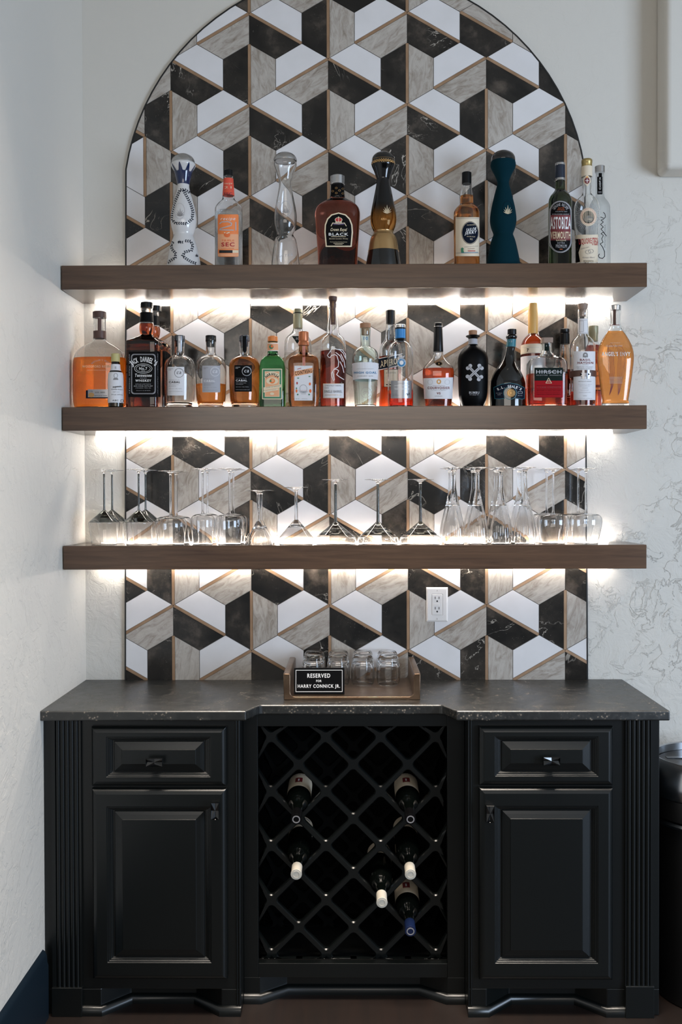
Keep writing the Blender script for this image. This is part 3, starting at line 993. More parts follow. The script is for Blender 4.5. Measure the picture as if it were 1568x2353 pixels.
b.prints('label', [('K', ar, 'ink_cream'), ('K', [(454 + (x - 454) * .91, 915 + (y - 915) * .93) for x, y in ar], 'label_black'),
    ('C', 454, 808, 40, 26, 'ink_cream'), ('C', 454, 808, 33, 22, 'label_red'), ('L', [(454, 785), (454, 832)], 6, 'ink_cream'), ('C', 454, 780, 6, 6, 'ink_cream'), ('R', 420, 828, 488, 840, 'ink_cream'),
    ('K', [(385, 840), (525, 840), (508, 862), (400, 862)], 'ink_violet'), ('L', [(375, 875), (392, 842), (455, 852), (515, 842), (535, 875)], 7, 'ink_cream'),
    ('T', '*Crown Royal', 454, 917, 170, 44, 'ink_cream', 0, .25), ('T', '*BLACK', 453, 962, 206, 30, 'ink_white'), ('R', 375, 985, 530, 990, 'ink_cream'),
    ('T', 'Blended Canadian Whisky', 454, 1011, 195, 17, 'ink_cream', 0, .2), ('T', 'The Crown Royal Distilling Company', 454, 1045, 180, 12, 'ink_cream'), ('R', 400, 1057, 510, 1061, 'ink_cream'), ('R', 415, 1068, 495, 1072, 'ink_cream')])

# 5 black and gold decanter
b = Bottle('decanter', 'glossy black decanter fading to amber with a gold band above its foot', 'decanter', TOPG, cB, 930, FR, z1,
    [(205, 818, 1050, 's'), (230, 806, 1058), (262, 822, 1044), (300, 845, 1034), (350, 858, 1014), (382, 866, 1000), (420, 862, 1004), (500, 848, 1020), (600, 828, 1042), (700, 806, 1062),
     (800, 797, 1076), (870, 806, 1066), (920, 825, 1046), (945, 835, 1037), (965, 822, 1048), (990, 805, 1070), (1050, 788, 1085), (1145, 775, 1099), (1275, 750, 1115), (1370, 742, 1123)], 5000)
b.solid('lacquer_fade', y0=205, y1=938)
b.solid('gold_metal', 'gold_band', y0=938, y1=1150)
b.solid('black_gloss', 'foot', y0=1150, y1=None, d=0.0004)
b.band('gold_ring', 1144, 1152, 'gold_metal', 0.001)
b.cap('ball_cap', [*dome(930, 88, 175, 122), (205, 805, 1056), (212, 812, 1050)], 'black_gloss')
b.cap('cap_rim', [(213, 806, 1054), (216, 803, 1058), (222, 803, 1058), (226, 808, 1053)], 'gold_metal')
z = [(812 + i * 12, 182 + (12 if i % 2 else -12) - 6 * math.cos((i - 10) / 10 * 1.3)) for i in range(21)]
print_on('cap_braid', b.t, [('L', z, 6, 'ink_gold'), ('L', [(x, 364 - y) for x, y in z], 6, 'ink_gold'), ('L', [(x, 150 - 0 * y) for x, y in z], 3, 'ink_gold')],
    lambda x, y, l: (lambda px, py, R: (lambda X, Z: (X, -math.sqrt(max(1e-9, R * R - X * X)) - l, Z))(PX(px, py, FR - 0.03) - b.X, PZ(px, py, FR - 0.03) - z1))(*cB(x, y), 0.0378 - max(0, (175 - y)) * 0.00003))
b.prints('agave_emblem', [('V', 968, 742, 96, 'ink_cream'), ('T', 'AZUL', 935, 800, 66, 20, 'ink_gold')])

# 6 spiced rum
b = Bottle('liquor_bottle', 'golden rum bottle with a cream label bearing a navy oval and black cap', 'bottle', TOPG, cC, 477, FR, z1,
    [(600, 407, 548), (625, 400, 553), (650, 400, 553), (700, 392, 562), (780, 382, 573), (860, 376, 575), (905, 378, 577), (930, 360, 595), (965, 318, 635), (1010, 287, 665), (1060, 282, 671), (1780, 287, 672), (1900, 287, 672)], 900)
b.shell('glass_clear').liquid(790, 'liq_amber')
b.cap('screw_cap', [(434, 415, 540), (441, 405, 549), (612, 405, 549)], 'black_cap')
b.prints('label', [('K', rrect(312, 1106, 664, 1690, 0), 'paper_cream'), ('R', 316, 1122, 660, 1128, 'ink_grey'), ('R', 316, 1640, 660, 1646, 'ink_grey'),
    ('C', 527, 1340, 128, 172, 'ink_navy'), ('O', 527, 1340, 122, 164, 4, 'paper_cream'), ('T', 'THE ORIGINAL', 538, 1222, 120, 16, 'ink_cream', -3),
    ('T', '*SAILOR', 545, 1290, 150, 48, 'ink_white', -8, .3), ('T', '*JERRY', 535, 1345, 175, 52, 'ink_white', -8, .3), ('T', 'SPICED RUM', 538, 1398, 120, 15, 'ink_cream', 3), ('T', '92', 543, 1437, 36, 24, 'ink_cream'),
    ('T', 'CARIBBEAN RUM WITH SPICES', 540, 1547, 200, 11, 'ink_grey', -4), ('T', 'TATTOO', 540, 1580, 100, 16, 'ink_maroon', -4), ('R', 495, 1606, 600, 1618, 'ink_red'),
    ('N', [(395, 1575), (415, 1560), (440, 1585), (425, 1590), (440, 1640), (395, 1635)], 'ink_green'), ('L', [(400, 1640), (640, 1632)], 6, 'ink_blue')])

# 7 teal velvet decanter
b = Bottle('decanter', 'dark teal velvet covered decanter with a small gold agave sprig', 'decanter', TOPG, cC, 1025, FR, z1,
    [(262, 850, 1205, 's'), (325, 835, 1220), (370, 848, 1208), (430, 880, 1175), (480, 905, 1150), (550, 935, 1120), (600, 942, 1112), (660, 928, 1130), (750, 905, 1155), (850, 880, 1180),
     (980, 845, 1205), (1130, 822, 1222), (1220, 832, 1215), (1290, 850, 1195), (1345, 872, 1170), (1370, 875, 1165), (1400, 862, 1178), (1470, 835, 1203), (1630, 800, 1238), (1790, 768, 1270), (1920, 752, 1286)], 5000)
b.solid('teal_velvet')
b.cap('ball_cap', [*dome(1028, 105, 240, 181), (262, 846, 1210), (282, 850, 1204)], 'black_gloss')
b.prints('agave_emblem', [('V', 1095, 1058, 140, 'ink_cream'), ('O', 1090, 975, 75, 115, 4, 'ink_navy')])

# 8 vermouth
b = Bottle('liquor_bottle', 'dark wine-shaped bottle with a tall oval patterned vermouth label', 'bottle', TOPG, cD, 380, FR, z1,
    [(470, 320, 445), (580, 320, 445), (610, 310, 455), (640, 285, 482), (680, 252, 512), (730, 231, 530), (800, 229, 532), (1540, 231, 528), (1640, 231, 528)], 640)
b.solid('glass_wine')
b.cap('foil_capsule', [(248, 330, 436), (256, 321, 445), (478, 319, 446)], 'cap_navy')
b.cap('cap_rim', [(250, 330, 436), (257, 320, 446), (282, 320, 446), (284, 322, 444)], 'cap_silver')
b.cap('neck_ring', [(450, 320, 446), (453, 317, 449), (480, 317, 449), (483, 320, 446)], 'cap_silver')
ov = rrect(246, 737, 524, 1405, 138, 9)
sc = lambda k: [(385 + (x - 385) * k, 1071 + (y - 1071) * (1 - (1 - k) * .42)) for x, y in ov]
b.prints('label', [('K', ov, 'ink_light'), ('K', sc(.96), 'ink_black'), ('F', sc(.93), 5, 'ink_light'), ('R', 262, 920, 510, 1245, 'ink_maroon'),
    ('A', 'GENUINE RECIPE', 385, 880, 95, 95, -160, -20, 36, 'ink_light'), ('T', 'SELECTED', 392, 830, 76, 13, 'ink_orange'), ('T', 'BOTANICAL', 392, 853, 90, 13, 'ink_orange'), ('T', 'ATLANTIC BAY', 395, 876, 150, 13, 'ink_light'),
    ('T', 'WORLDWIDE UNIQUE', 385, 912, 210, 18, 'ink_light'), ('T', '*ASTOBIZA', 386, 1023, 252, 160, 'ink_white'), ('T', '*VERMOUTH', 386, 1180, 246, 92, 'ink_cream'),
    ('T', 'BASQUE', 392, 1248, 120, 24, 'ink_cream'), ('T', 'EXTRA', 392, 1280, 90, 20, 'ink_light'), ('T', 'PREMIUM', 394, 1322, 132, 44, 'ink_light'), ('R', 375, 1358, 410, 1364, 'ink_orange')])

# 9 herbal liqueur
b = Bottle('liquor_bottle', 'clear bottle with gold screw cap, sunburst seal and red script liqueur label', 'bottle', TOPG, cD, 723, -0.158, z1,
    [(300, 662, 793), (440, 658, 792), (470, 665, 785), (640, 668, 780), (670, 655, 795), (700, 620, 830), (740, 585, 862), (800, 562, 882), (860, 557, 888), (950, 562, 884), (1100, 568, 876), (1300, 578, 867), (1540, 586, 861), (1640, 588, 860)], 660)
b.shell('glass_clear')
b.cap('screw_cap', [(203, 672, 783), (212, 661, 794), (225, 658, 797), (250, 658, 796), (254, 661, 793), (300, 661, 793), (303, 658, 796)], 'cap_gold')
b.band('neck_wrap', 305, 435, 'paper_cream', 0.0008)
b.prints('neck_seal', [('K', [(727, 400), (765, 440), (768, 500), (727, 552), (686, 500), (690, 440)], 'paper_cream'), ('C', 727, 478, 30, 42, 'ink_maroon'), ('L', [(727, 455), (727, 505)], 8, 'ink_white'), ('L', [(708, 478), (746, 478)], 8, 'ink_white'), ('C', 727, 432, 14, 10, 'ink_gold')], base=0.0016)
sun = [('L', [(742 + 105 * math.cos(a), 945 + 125 * math.sin(a)), (742 + (150 + 12 * (i % 2)) * math.cos(a), 945 + (165 + 14 * (i % 2)) * math.sin(a))], 3, 'ink_light') for i, a in enumerate([2 * PI * k / 44 for k in range(44)])]
b.prints('sunburst_seal', sun[:22] + sun[22:] + [('C', 742, 945, 102, 118, 'paper_cream'), ('O', 742, 945, 96, 112, 3, 'ink_red'), ('O', 742, 945, 78, 90, 3, 'ink_orange'), ('C', 742, 948, 73, 82, 'label_green'),
    ('A', 'STABILIMENTO G ALBERTI', 742, 945, 87, 100, -175, -5, 11, 'ink_red'), ('A', 'LA STAZIONE', 742, 945, 87, 100, 140, 40, 11, 'ink_red'), ('N', [(675, 960), (742, 925), (808, 955), (808, 985), (675, 990)], 'ink_grey'), ('R', 690, 965, 790, 985, 'ink_cream'), ('R', 672, 995, 812, 1002, 'ink_light')])
b.prints('label', [('K', rrect(580, 1172, 866, 1528, 0), 'paper_cream'), ('N', [(580, 1215), (640, 1230), (655, 1290), (620, 1400), (640, 1520), (580, 1528)], 'ink_black'), ('T', '*LIQUORE', 705, 1262, 160, 84, 'ink_red', -5), ('T', '*STREGA', 828, 1260, 76, 100, 'ink_red'),
    ('T', 'LIQUORE STREGA', 700, 1345, 110, 16, 'ink_grey', -14), ('O', 740, 1395, 36, 26, 4, 'ink_grey'), ('O', 775, 1385, 34, 26, 4, 'ink_grey'), ('T', 'Giuseppe Alberti', 745, 1468, 150, 26, 'ink_grey', 0, .3), ('T', 'BENEVENTO', 745, 1512, 120, 18, 'ink_black')])

# 10 frosted vodka
b = Bottle('liquor_bottle', 'frosted white vodka bottle with black script running up its side', 'bottle', TOPG, cD, 890, -0.062, z1,
    [(370, 830, 940), (380, 835, 935), (600, 832, 938), (690, 830, 942), (720, 815, 965), (760, 785, 998), (800, 765, 1018), (850, 757, 1025), (1540, 757, 1025), (1650, 757, 1025)], 700)
b.shell('glass_frost', 0.003)
b.cap('bottle_cap', [(292, 828, 940), (297, 820, 946), (372, 820, 946)], 'cap_silver')
b.prints('neck_label', [('R', 878, 380, 916, 430, 'ink_black'), ('K', rrect(862, 425, 922, 655, 6), 'ink_black'), ('T', '*CHOPIN', 893, 515, 155, 22, 'ink_white', -90), ('R', 872, 618, 912, 622, 'ink_light'), ('R', 872, 632, 912, 636, 'ink_light')], base=0.0012)
b.prints('script_lettering', [('L', [(885, 1420), (872, 1445), (885, 1470), (925, 1478), (952, 1450), (950, 1390), (925, 1330), (895, 1290)], 9, 'ink_black'),
    ('L', [(895, 1290), (930, 1270), (915, 1225), (935, 1180), (905, 1160), (935, 1140), (975, 1190), (935, 1135), (905, 1100), (935, 1075), (900, 1040), (935, 1010), (905, 985), (940, 975)], 8, 'ink_black'),
    ('L', [(900, 945), (945, 965), (962, 945), (955, 905), (935, 885)], 8, 'ink_black'), ('T', 'POTATO VODKA', 955, 1190, 290, 14, 'ink_black', -90)])

# ------------------------------------------------------------------ bottles on the middle shelf
# wide flask
b = Bottle('liquor_bottle', 'wide round-shouldered flask of orange whiskey with a small steel label', 'bottle', MIDG, cE, 462, -0.14, z2,
    [(225, 388, 520, 's'), (245, 391, 520), (380, 393, 523), (450, 393, 521), (480, 385, 530), (505, 345, 575), (535, 285, 635), (575, 235, 690), (620, 205, 722), (680, 188, 742), (760, 183, 748), (900, 184, 750), (1100, 188, 752), (1165, 196, 745), (1195, 215, 725)], 470, n=2.6, ratio=0.5)
b.shell('glass_clear').liquid(664, 'liq_orange')
b.cap('stopper', [(168, 392, 515), (174, 383, 524), (236, 383, 524)], 'dark_wood')
b.band('neck_wrap', 378, 455, 'label_brown', 0.0007)
b.prints('neck_strip', [('R', 437, 236, 475, 378, 'label_brown')])
b.prints('embossed_lettering', [('O', 476, 585, 42, 42, 3, 'ink_light'), ('A', "DISTILLER'S SELECT", 468, 760, 110, 80, -150, -30, 15, 'ink_light'), ('T', 'WOODFORD RESERVE', 440, 748, 330, 24, 'ink_cream'), ('T', 'KENTUCKY STRAIGHT BOURBON WHISKEY', 450, 787, 250, 9, 'ink_cream')])
b.prints('label', [('R', 312, 1000, 560, 1086, 'ink_navy'), ('R', 333, 990, 560, 1074, 'label_silver'), ('C', 368, 1050, 32, 26, 'ink_gold'), ('T', '1.75L', 366, 1012, 44, 13, 'ink_black'), ('T', '3255', 430, 1022, 45, 15, 'ink_black'), ('T', '8400', 490, 1022, 45, 15, 'ink_black'), ('T', 'BOTTLED BY HAND', 470, 1058, 130, 10, 'ink_black')])
# bitters
b = Bottle('bitters_bottle', 'tiny bitters bottle in an oversized white paper wrapper with yellow cap', 'bottle', MIDG, cE, 629, -0.208, z2,
    [(690, 590, 668), (720, 584, 676), (780, 582, 678), (815, 560, 700), (850, 550, 708), (1150, 550, 708), (1190, 550, 708)], 780)
b.solid('glass_wine')
b.cap('screw_cap', [(612, 590, 667), (618, 583, 673), (700, 583, 676)], 'cap_yellow')
b.band('neck_label', 730, 798, 'paper_white', 0.0006)
b.band('paper_wrapper', 816, 1140, 'paper_white', 0.0009)
b.prints('wrapper_lettering', [('O', 628, 845, 20, 26, 4, 'ink_grey'), ('N', [(610, 870), (646, 870), (655, 890), (600, 890)], 'ink_grey'), ('T', '*angostura', 640, 965, 84, 26, 'ink_black', -5), ('T', 'aromatic bitters', 640, 990, 110, 14, 'ink_black', 2),
    ('T', 'NET 4.0', 632, 1018, 60, 9, 'ink_grey'), ('T', '4 fl. oz. (118 mL)', 640, 1048, 106, 18, 'ink_black'), ('T', 'ABC', 625, 1108, 60, 16, 'ink_black'), ('O', 688, 1112, 13, 17, 3, 'ink_black'), ('T', 'E', 628, 760, 14, 22, 'ink_grey')], base=0.0014)

# square black-label whiskey, twice
def square_whiskey(cx_shift, yd, label, scale=True):
    k = cx_shift
    b = Bottle('liquor_bottle', label, 'bottle', MIDG, cE if not k else crop(130 + k, 680 + 9, 4.612 / 0.966), 932, yd, z2,
        [(120, 892, 1020), (140, 886, 1022), (180, 886, 1022), (190, 890, 1022), (300, 882, 1030), (320, 878, 1040), (360, 878, 1040), (400, 886, 1030), (420, 895, 1025), (440, 875, 1035, 's'), (490, 762, 1103), (510, 758, 1106), (560, 762, 1104), (1120, 762, 1104), (1175, 762, 1104), (1200, 765, 1100)], 425, n=7, ratio=0.98, lean=not k)
    b.solid('liq_brown', y0=300, y1=None)
    b.solid('glass_clear', 'glass_neck', y0=121, y1=300)
    b.cap('screw_cap', [(70, 897, 1018), (76, 888, 1025), (130, 888, 1025)], 'black_cap')
    b.band('neck_wrap', 186, 284, 'label_black', 0.0007)
    return b
b = square_whiskey(0, -0.167, 'large square whiskey bottle with full black label and white lettering')
b.prints('label', [('R', 764, 590, 1101, 1072, 'label_black'), ('F', rrect(792, 615, 1050, 1040, 30), 4, 'ink_light'), ('F', rrect(800, 623, 1042, 1032, 26), 2, 'ink_light'),
    ('A', "*JACK DANIEL'S", 921, 884, 213, 213, -131, -48, 52, 'ink_white'), ('O', 920, 770, 95, 52, 4, 'ink_white'), ('O', 920, 770, 76, 38, 3, 'ink_white'), ('T', 'Old', 920, 743, 36, 18, 'ink_white'), ('T', '*No.7', 920, 770, 84, 30, 'ink_white'), ('T', 'BRAND', 920, 795, 36, 8, 'ink_white'),
    ('T', '*Tennessee', 921, 842, 180, 34, 'ink_white', 0, .15), ('T', 'SOUR MASH', 921, 872, 70, 9, 'ink_light'), ('T', '*WHISKEY', 921, 898, 168, 25, 'ink_white'), ('T', 'DISTILLED & BOTTLED BY', 921, 936, 165, 10, 'ink_light'),
    ('T', 'JACK DANIEL DISTILLERY', 921, 957, 200, 12, 'ink_white'), ('T', 'LYNCHBURG, TENN. USA', 921, 977, 165, 10, 'ink_light'), ('T', '40% ALC BY VOL (80 PROOF)', 921, 1005, 150, 8, 'ink_light'),
    ('T', 'JACK DANIELS OLD TIME QUALITY WHISKEY', 1078, 830, 430, 9, 'ink_light', -90), ('T', 'SOUR MASH WHISKEY', 775, 830, 420, 9, 'ink_light', 90)])
b = square_whiskey(27, -0.0615, 'brown whiskey bottle half hidden behind the large square black-label one')
b.band('label', 590, 1072, 'label_black', 0.0008)

# three round tequila bottles of the same make
def tequila(crf, x, label, liquid, cap, strip):
    b = Bottle('liquor_bottle', label, 'bottle', MIDG, crf, x, -0.15, z2,
        [(480, x - 62, x + 62, 's'), (545, x - 64, x + 66), (560, x - 58, x + 62), (640, x - 57, x + 60), (695, x - 56, x + 60), (715, x - 72, x + 76), (735, x - 115, x + 118), (765, x - 155, x + 158), (810, x - 178, x + 180), (860, x - 186, x + 186), (960, x - 187, x + 187), (1180, x - 180, x + 178), (1260, x - 174, x + 172), (1300, x - 162, x + 160), (1330, x - 155, x + 152)], 712)
    b.shell('glass_clear', 0.003, 0.018)
    if liquid: b.liquid(*liquid)
    b.cap('stopper', [(478, x - 56, x + 58), (484, x - 63, x + 64), (545, x - 62, x + 64), (550, x - 50, x + 50), (612, x - 46, x + 46)], cap)
    if strip: b.prints('neck_strip', [('K', [(x - strip[1], 480), (x + strip[1], 480), (x + strip[1], 660), (x, 685), (x - strip[1], 660)], strip[0])], base=0.0016)
    return b
def teq_label(b, x0, x1, y0, y1, bg, ink, ink2, kind):
    w = x1 - x0
    b.prints('label', [('K', rrect(x0, y0, x1, y1, 8), bg), ('O', x1 - 62, y0 + 72, 56, 56, 4, ink), ('T', 'ca', x1 - 62, y0 + 72, 56, 30, ink, 0, .2), ('A', 'CABAL TEQUILA', x1 - 62, y0 + 72, 48, 48, -170, -10, 7, ink),
        ('R', x0 + 14, y0 + 22, x0 + 70, y0 + 27, ink2), ('R', x0 + 14, y0 + 36, x0 + 45, y0 + 41, ink2), ('T', 'TEQUILA', x0 + 80, y0 + 158, 128, 9, ink2), ('T', '*CABAL', x0 + 85, y0 + 184, 132, 24, ink), ('T', '100% AGAVE AZUL', x0 + 80, y0 + 214, 122, 8, ink2), ('T', kind, x0 + 62, y0 + 232, 84, 10, ink2),
        ('T', '40% ALC / VOL 750ML', x0 + 95, y0 + 262, 150, 8, ink2), ('T', 'WWW.TEQUILACABAL.COM', x0 + 98, y0 + 296, 160, 8, ink2)])
b = tequila(cF, 228, 'empty round clear tequila bottle with white label and silver stopper', None, 'dark_steel', ('label_silver', 20))
teq_label(b, 80, 280, 852, 1196, 'paper_white', 'ink_black', 'ink_grey', 'BLANCO')
b = tequila(cF, 603, 'round clear tequila bottle, less than half full of gold, black stopper', (1068, 'liq_amber2'), 'black_cap', None)
teq_label(b, 498, 712, 838, 1158, 'paper_grey', 'paper_white', 'ink_grey', 'REPOSADO')
b = tequila(cF, 1006, 'full amber tequila bottle with a black label and clear base', (760, 'liq_amber2'), 'dark_steel', ('label_black', 22))
teq_label(b, 884, 1092, 832, 1150, 'label_black', 'paper_white', 'ink_light', 'ANEJO')

# green orange-liqueur bottle
b = Bottle('liquor_bottle', 'green square bottle with orange cap and orange fruit label', 'bottle', MIDG, cG, 196, -0.15, z2,
    [(560, 137, 257), (660, 136, 260), (700, 136, 262), (722, 125, 275), (745, 90, 305), (790, 55, 335), (850, 42, 347), (900, 37, 351), (1290, 36, 352), (1330, 38, 350)], 700, n=6, ratio=0.95)
b.solid('glass_green')
b.cap('screw_cap', [(486, 148, 250), (494, 140, 258), (550, 138, 259)], 'cap_orange')
b.band('neck_label', 568, 664, 'label_peach')
b.prints('neck_print', [('R', 137, 566, 259, 574, 'ink_white'), ('R', 137, 654, 259, 662, 'ink_white'), ('C', 178, 612, 24, 26, 'ink_green'), ('C', 184, 606, 14, 15, 'ink_orange')], base=0.0012)
b.prints('label', [('K', rrect(66, 874, 306, 1242, 10), 'ink_cream'), ('R', 76, 884, 296, 1232, 'ink_green'), ('R', 98, 905, 276, 1212, 'ink_cream'), ('R', 104, 912, 270, 1206, 'label_peach'),
    ('N', [(92, 985), (106, 935), (186, 905), (268, 935), (282, 985), (262, 975), (186, 948), (110, 975)], 'ink_cream'), ('A', '*NARANJA', 186, 1010, 84, 72, -155, -25, 30, 'ink_black'), ('C', 188, 1022, 72, 42, 'ink_cream'), ('C', 188, 1022, 34, 32, 'label_orange'), ('C', 192, 1016, 18, 18, 'label_peach'), ('K', [(150, 1030), (175, 1000), (180, 1035)], 'ink_green'),
    ('K', [(84, 1100), (292, 1062), (292, 1098), (84, 1136)], 'ink_cream'), ('T', 'LICOR DE NARANJA', 200, 1092, 170, 15, 'ink_black', -8), ('K', [(84, 1140), (262, 1108), (262, 1130), (84, 1162)], 'ink_cream'), ('T', 'ORANGE LIQUEUR', 170, 1134, 130, 11, 'ink_grey', -8), ('C', 186, 1176, 26, 16, 'ink_cream')])

# tall clear vodka with a triangle, behind
b = Bottle('liquor_bottle', 'tall clear bottle with khaki foil and dark triangle, behind the copper-capped one', 'bottle', MIDG, cG, 498, BK, z2,
    [(390, 445, 552), (410, 440, 556), (440, 430, 570), (470, 390, 605), (510, 350, 645), (560, 336, 660), (690, 334, 664), (1180, 338, 664), (1340, 345, 655)], 425)
b.shell('glass_clear').liquid(1175, 'liq_clear')
b.cap('foil_capsule', [(155, 452, 545), (160, 444, 550), (205, 442, 552), (210, 442, 552), (385, 440, 553), (395, 444, 549)], 'cap_khaki')
b.cap('foil_ring', [(205, 440, 554), (208, 438, 556), (213, 438, 556), (216, 440, 554)], 'black_cap')
b.prints('triangle_label', [('K', [(425, 482), (555, 482), (488, 576)], 'label_green'), ('T', '1800', 495, 512, 70, 30, 'ink_light')])
b.prints('etched_rings', [('R', 338, 682, 660, 688, 'ink_grey'), ('R', 338, 700, 660, 704, 'ink_grey')])

# copper capped orange liqueur
b = Bottle('liquor_bottle', 'square amber-brown bottle with copper cap, orange ribbon and white fruit label', 'bottle', MIDG, cG, 568, -0.156, z2,
    [(595, 512, 626), (640, 510, 630), (690, 504, 636), (712, 485, 655), (725, 440, 700), (745, 405, 732), (785, 388, 748), (840, 385, 752), (1250, 386, 752), (1300, 392, 746), (1330, 395, 742)], 700, n=5.5, ratio=0.9)
b.solid('glass_amber')
b.cap('screw_cap', [(432, 515, 622), (438, 508, 628), (530, 508, 629), (545, 512, 625), (560, 506, 632), (598, 506, 632)], 'cap_copper')
b.prints('ribbon', [('R', 551, 600, 585, 850, 'ink_red'), ('R', 555, 600, 562, 850, 'ink_cream'), ('R', 575, 600, 581, 850, 'ink_cream')])
b.prints('label', [('R', 454, 838, 672, 1258, 'paper_grey'), ('R', 456, 840, 670, 1256, 'paper_white'), ('K', [(454, 905), (672, 862), (672, 925), (454, 968)], 'label_peach'), ('T', '*COINTREAU', 563, 915, 206, 46, 'ink_black', -10),
    ('L', [(490, 880), (535, 868)], 7, 'ink_red'), ('C', 487, 1048, 9, 16, 'ink_red'), ('C', 640, 1058, 12, 18, 'ink_orange'), ('C', 480, 1142, 11, 20, 'ink_orange'), ('C', 646, 1142, 13, 22, 'ink_orange'), ('C', 636, 968, 12, 6, 'ink_green'), ('C', 500, 988, 12, 6, 'ink_green'), ('C', 480, 1110, 7, 10, 'ink_green'), ('C', 632, 1185, 8, 10, 'ink_green'), ('C', 495, 1185, 8, 10, 'ink_green'),
    ('O', 563, 1112, 44, 46, 3, 'ink_grey'), ('R', 512, 1128, 616, 1148, 'paper_white'), ('T', "L'UNIQUE", 563, 1138, 96, 13, 'ink_red'), ('R', 515, 1150, 612, 1153, 'ink_black'), ('T', 'LIQUEUR', 563, 1164, 70, 9, 'ink_black'), ('R', 535, 1176, 592, 1179, 'ink_grey'), ('T', '40% VOL', 492, 1237, 44, 9, 'ink_black'), ('T', 'TRIPLE SEC', 575, 1237, 70, 8, 'ink_grey')])

# tall bourbon with a white horse print
b = Bottle('liquor_bottle', 'tall clear bourbon bottle printed with a white rearing horse', 'bottle', MIDG, cG, 920, -0.15, z2,
    [(55, 868, 972, 's'), (90, 860, 980), (140, 862, 977), (155, 868, 972), (250, 866, 976), (320, 856, 988), (400, 848, 993), (455, 845, 995), (475, 828, 1012), (505, 790, 1050), (550, 770, 1068), (600, 765, 1074), (1280, 768, 1076), (1330, 770, 1074)], 470)
b.shell('glass_clear').liquid(672, 'liq_maroon')
b.cap('stopper', [(8, 875, 965), (14, 867, 971), (55, 867, 971), (58, 878, 960), (140, 880, 958)], 'dark_wood')
b.prints('neck_strip', [('R', 893, 55, 948, 345, 'label_brown'), ('T', 'CHESTNUT FARMS', 920, 190, 250, 20, 'ink_gold', -90)])
horse = [[(850, 715), (870, 740), (885, 740), (900, 715), (940, 705), (965, 720), (985, 790), (980, 850), (930, 880), (900, 930), (905, 970), (925, 1020)],
         [(850, 715), (875, 680), (900, 640), (930, 625), (960, 640), (1000, 650), (1040, 690), (1060, 740)], [(905, 640), (912, 605), (925, 628)], [(985, 640), (1030, 650), (1065, 700), (1068, 760)],
         [(1000, 790), (1030, 850), (1045, 920)], [(930, 885), (960, 880), (985, 900), (960, 945), (990, 970), (1045, 1005)], [(915, 910), (925, 960), (935, 1010)], [(950, 680), (1000, 720), (1030, 790)], [(1010, 700), (1045, 780), (1058, 860)], [(890, 670), (898, 676)]]
b.prints('horse_print', [('L', h, 8, 'ink_white') for h in horse] + [('C', 893, 668, 5, 4, 'ink_light')])
b.prints('label', [('R', 800, 1052, 1046, 1228, 'paper_cream'), ('R', 802, 1058, 1044, 1222, 'paper_white'), ('T', 'CHESTNUT FARMS.', 920, 1078, 195, 16, 'ink_black'), ('R', 820, 1102, 870, 1108, 'ink_grey'), ('T', 'SINGLE BARREL', 920, 1148, 210, 30, 'ink_black'), ('T', 'BOURBON WHISKEY 50% ALC', 920, 1190, 190, 12, 'ink_gold')])

# ribbed gin
def gin_ribs(t, z): return 1.0 - (0.012 * (0.5 + 0.5 * math.cos(30 * t)) if z < 0.085 or 0.118 < z < 0.15 else 0)
b = Bottle('liquor_bottle', 'ribbed pale green gin bottle with a wooden stopper and white band label', 'bottle', MIDG, cH, 210, -0.15, z2,
    [(380, 148, 276, 's'), (420, 146, 277), (470, 150, 272), (590, 152, 270), (610, 150, 274), (630, 110, 312), (655, 78, 342), (690, 60, 362), (750, 52, 370), (820, 54, 368), (1010, 64, 360), (1200, 75, 350), (1300, 82, 346), (1330, 86, 342)], 615, seg=96, mod=gin_ribs)
b.shell('glass_mint', 0.003, 0.010)
b.cap('stopper', [(330, 150, 265), (334, 143, 272), (386, 143, 272), (390, 160, 255), (470, 162, 253)], 'cork')
b.band('label', 818, 1015, 'paper_white', 0.0010)
b.prints('lettering', [('T', 'ONE HUNDRED PERCENT', 208, 876, 200, 9, 'ink_light'), ('T', '*HIGH GOAL', 210, 922, 262, 26, 'ink_blue'), ('T', 'LUXURY GIN', 208, 963, 175, 12, 'ink_grey')], base=0.0018)
b.prints('embossed_crest', [('O', 216, 1162, 62, 64, 4, 'ink_light'), ('L', [(180, 1165), (205, 1145), (220, 1158), (240, 1150), (255, 1170)], 5, 'ink_light'), ('L', [(185, 1185), (215, 1170), (240, 1192)], 4, 'ink_light')], base=0.001)
b.prints('neck_number', [('T', '*10', 214, 510, 50, 42, 'ink_blue')])

# aperitif behind
b = Bottle('liquor_bottle', 'bright orange aperitif bottle with navy label, behind the empty blue-collared one', 'bottle', MIDG, cH, 513, BK, z2,
    [(335, 462, 566), (380, 458, 568), (450, 452, 574), (520, 445, 580), (545, 430, 596), (575, 405, 622), (620, 382, 643), (690, 372, 653), (800, 376, 650), (950, 384, 642), (1100, 390, 636), (1180, 380, 646), (1340, 372, 655)], 540)
b.shell('glass_clear').liquid(735, 'liq_aperol')
b.cap('screw_cap', [(173, 462, 562), (178, 457, 569), (338, 462, 566)], 'black_cap')
b.prints('label', [('K', [(368, 750), (660, 690), (660, 830), (368, 895)], 'ink_white'), ('K', [(368, 758), (660, 698), (660, 822), (368, 887)], 'ink_navy'), ('T', '*APEROL', 505, 797, 235, 78, 'ink_cream', -12, .15), ('R', 432, 880, 600, 1095, 'ink_black'), ('R', 438, 886, 594, 1090, 'paper_cream'), ('T', 'APERITIVO', 515, 925, 110, 18, 'ink_black'), ('R', 460, 1060, 570, 1072, 'ink_black')])

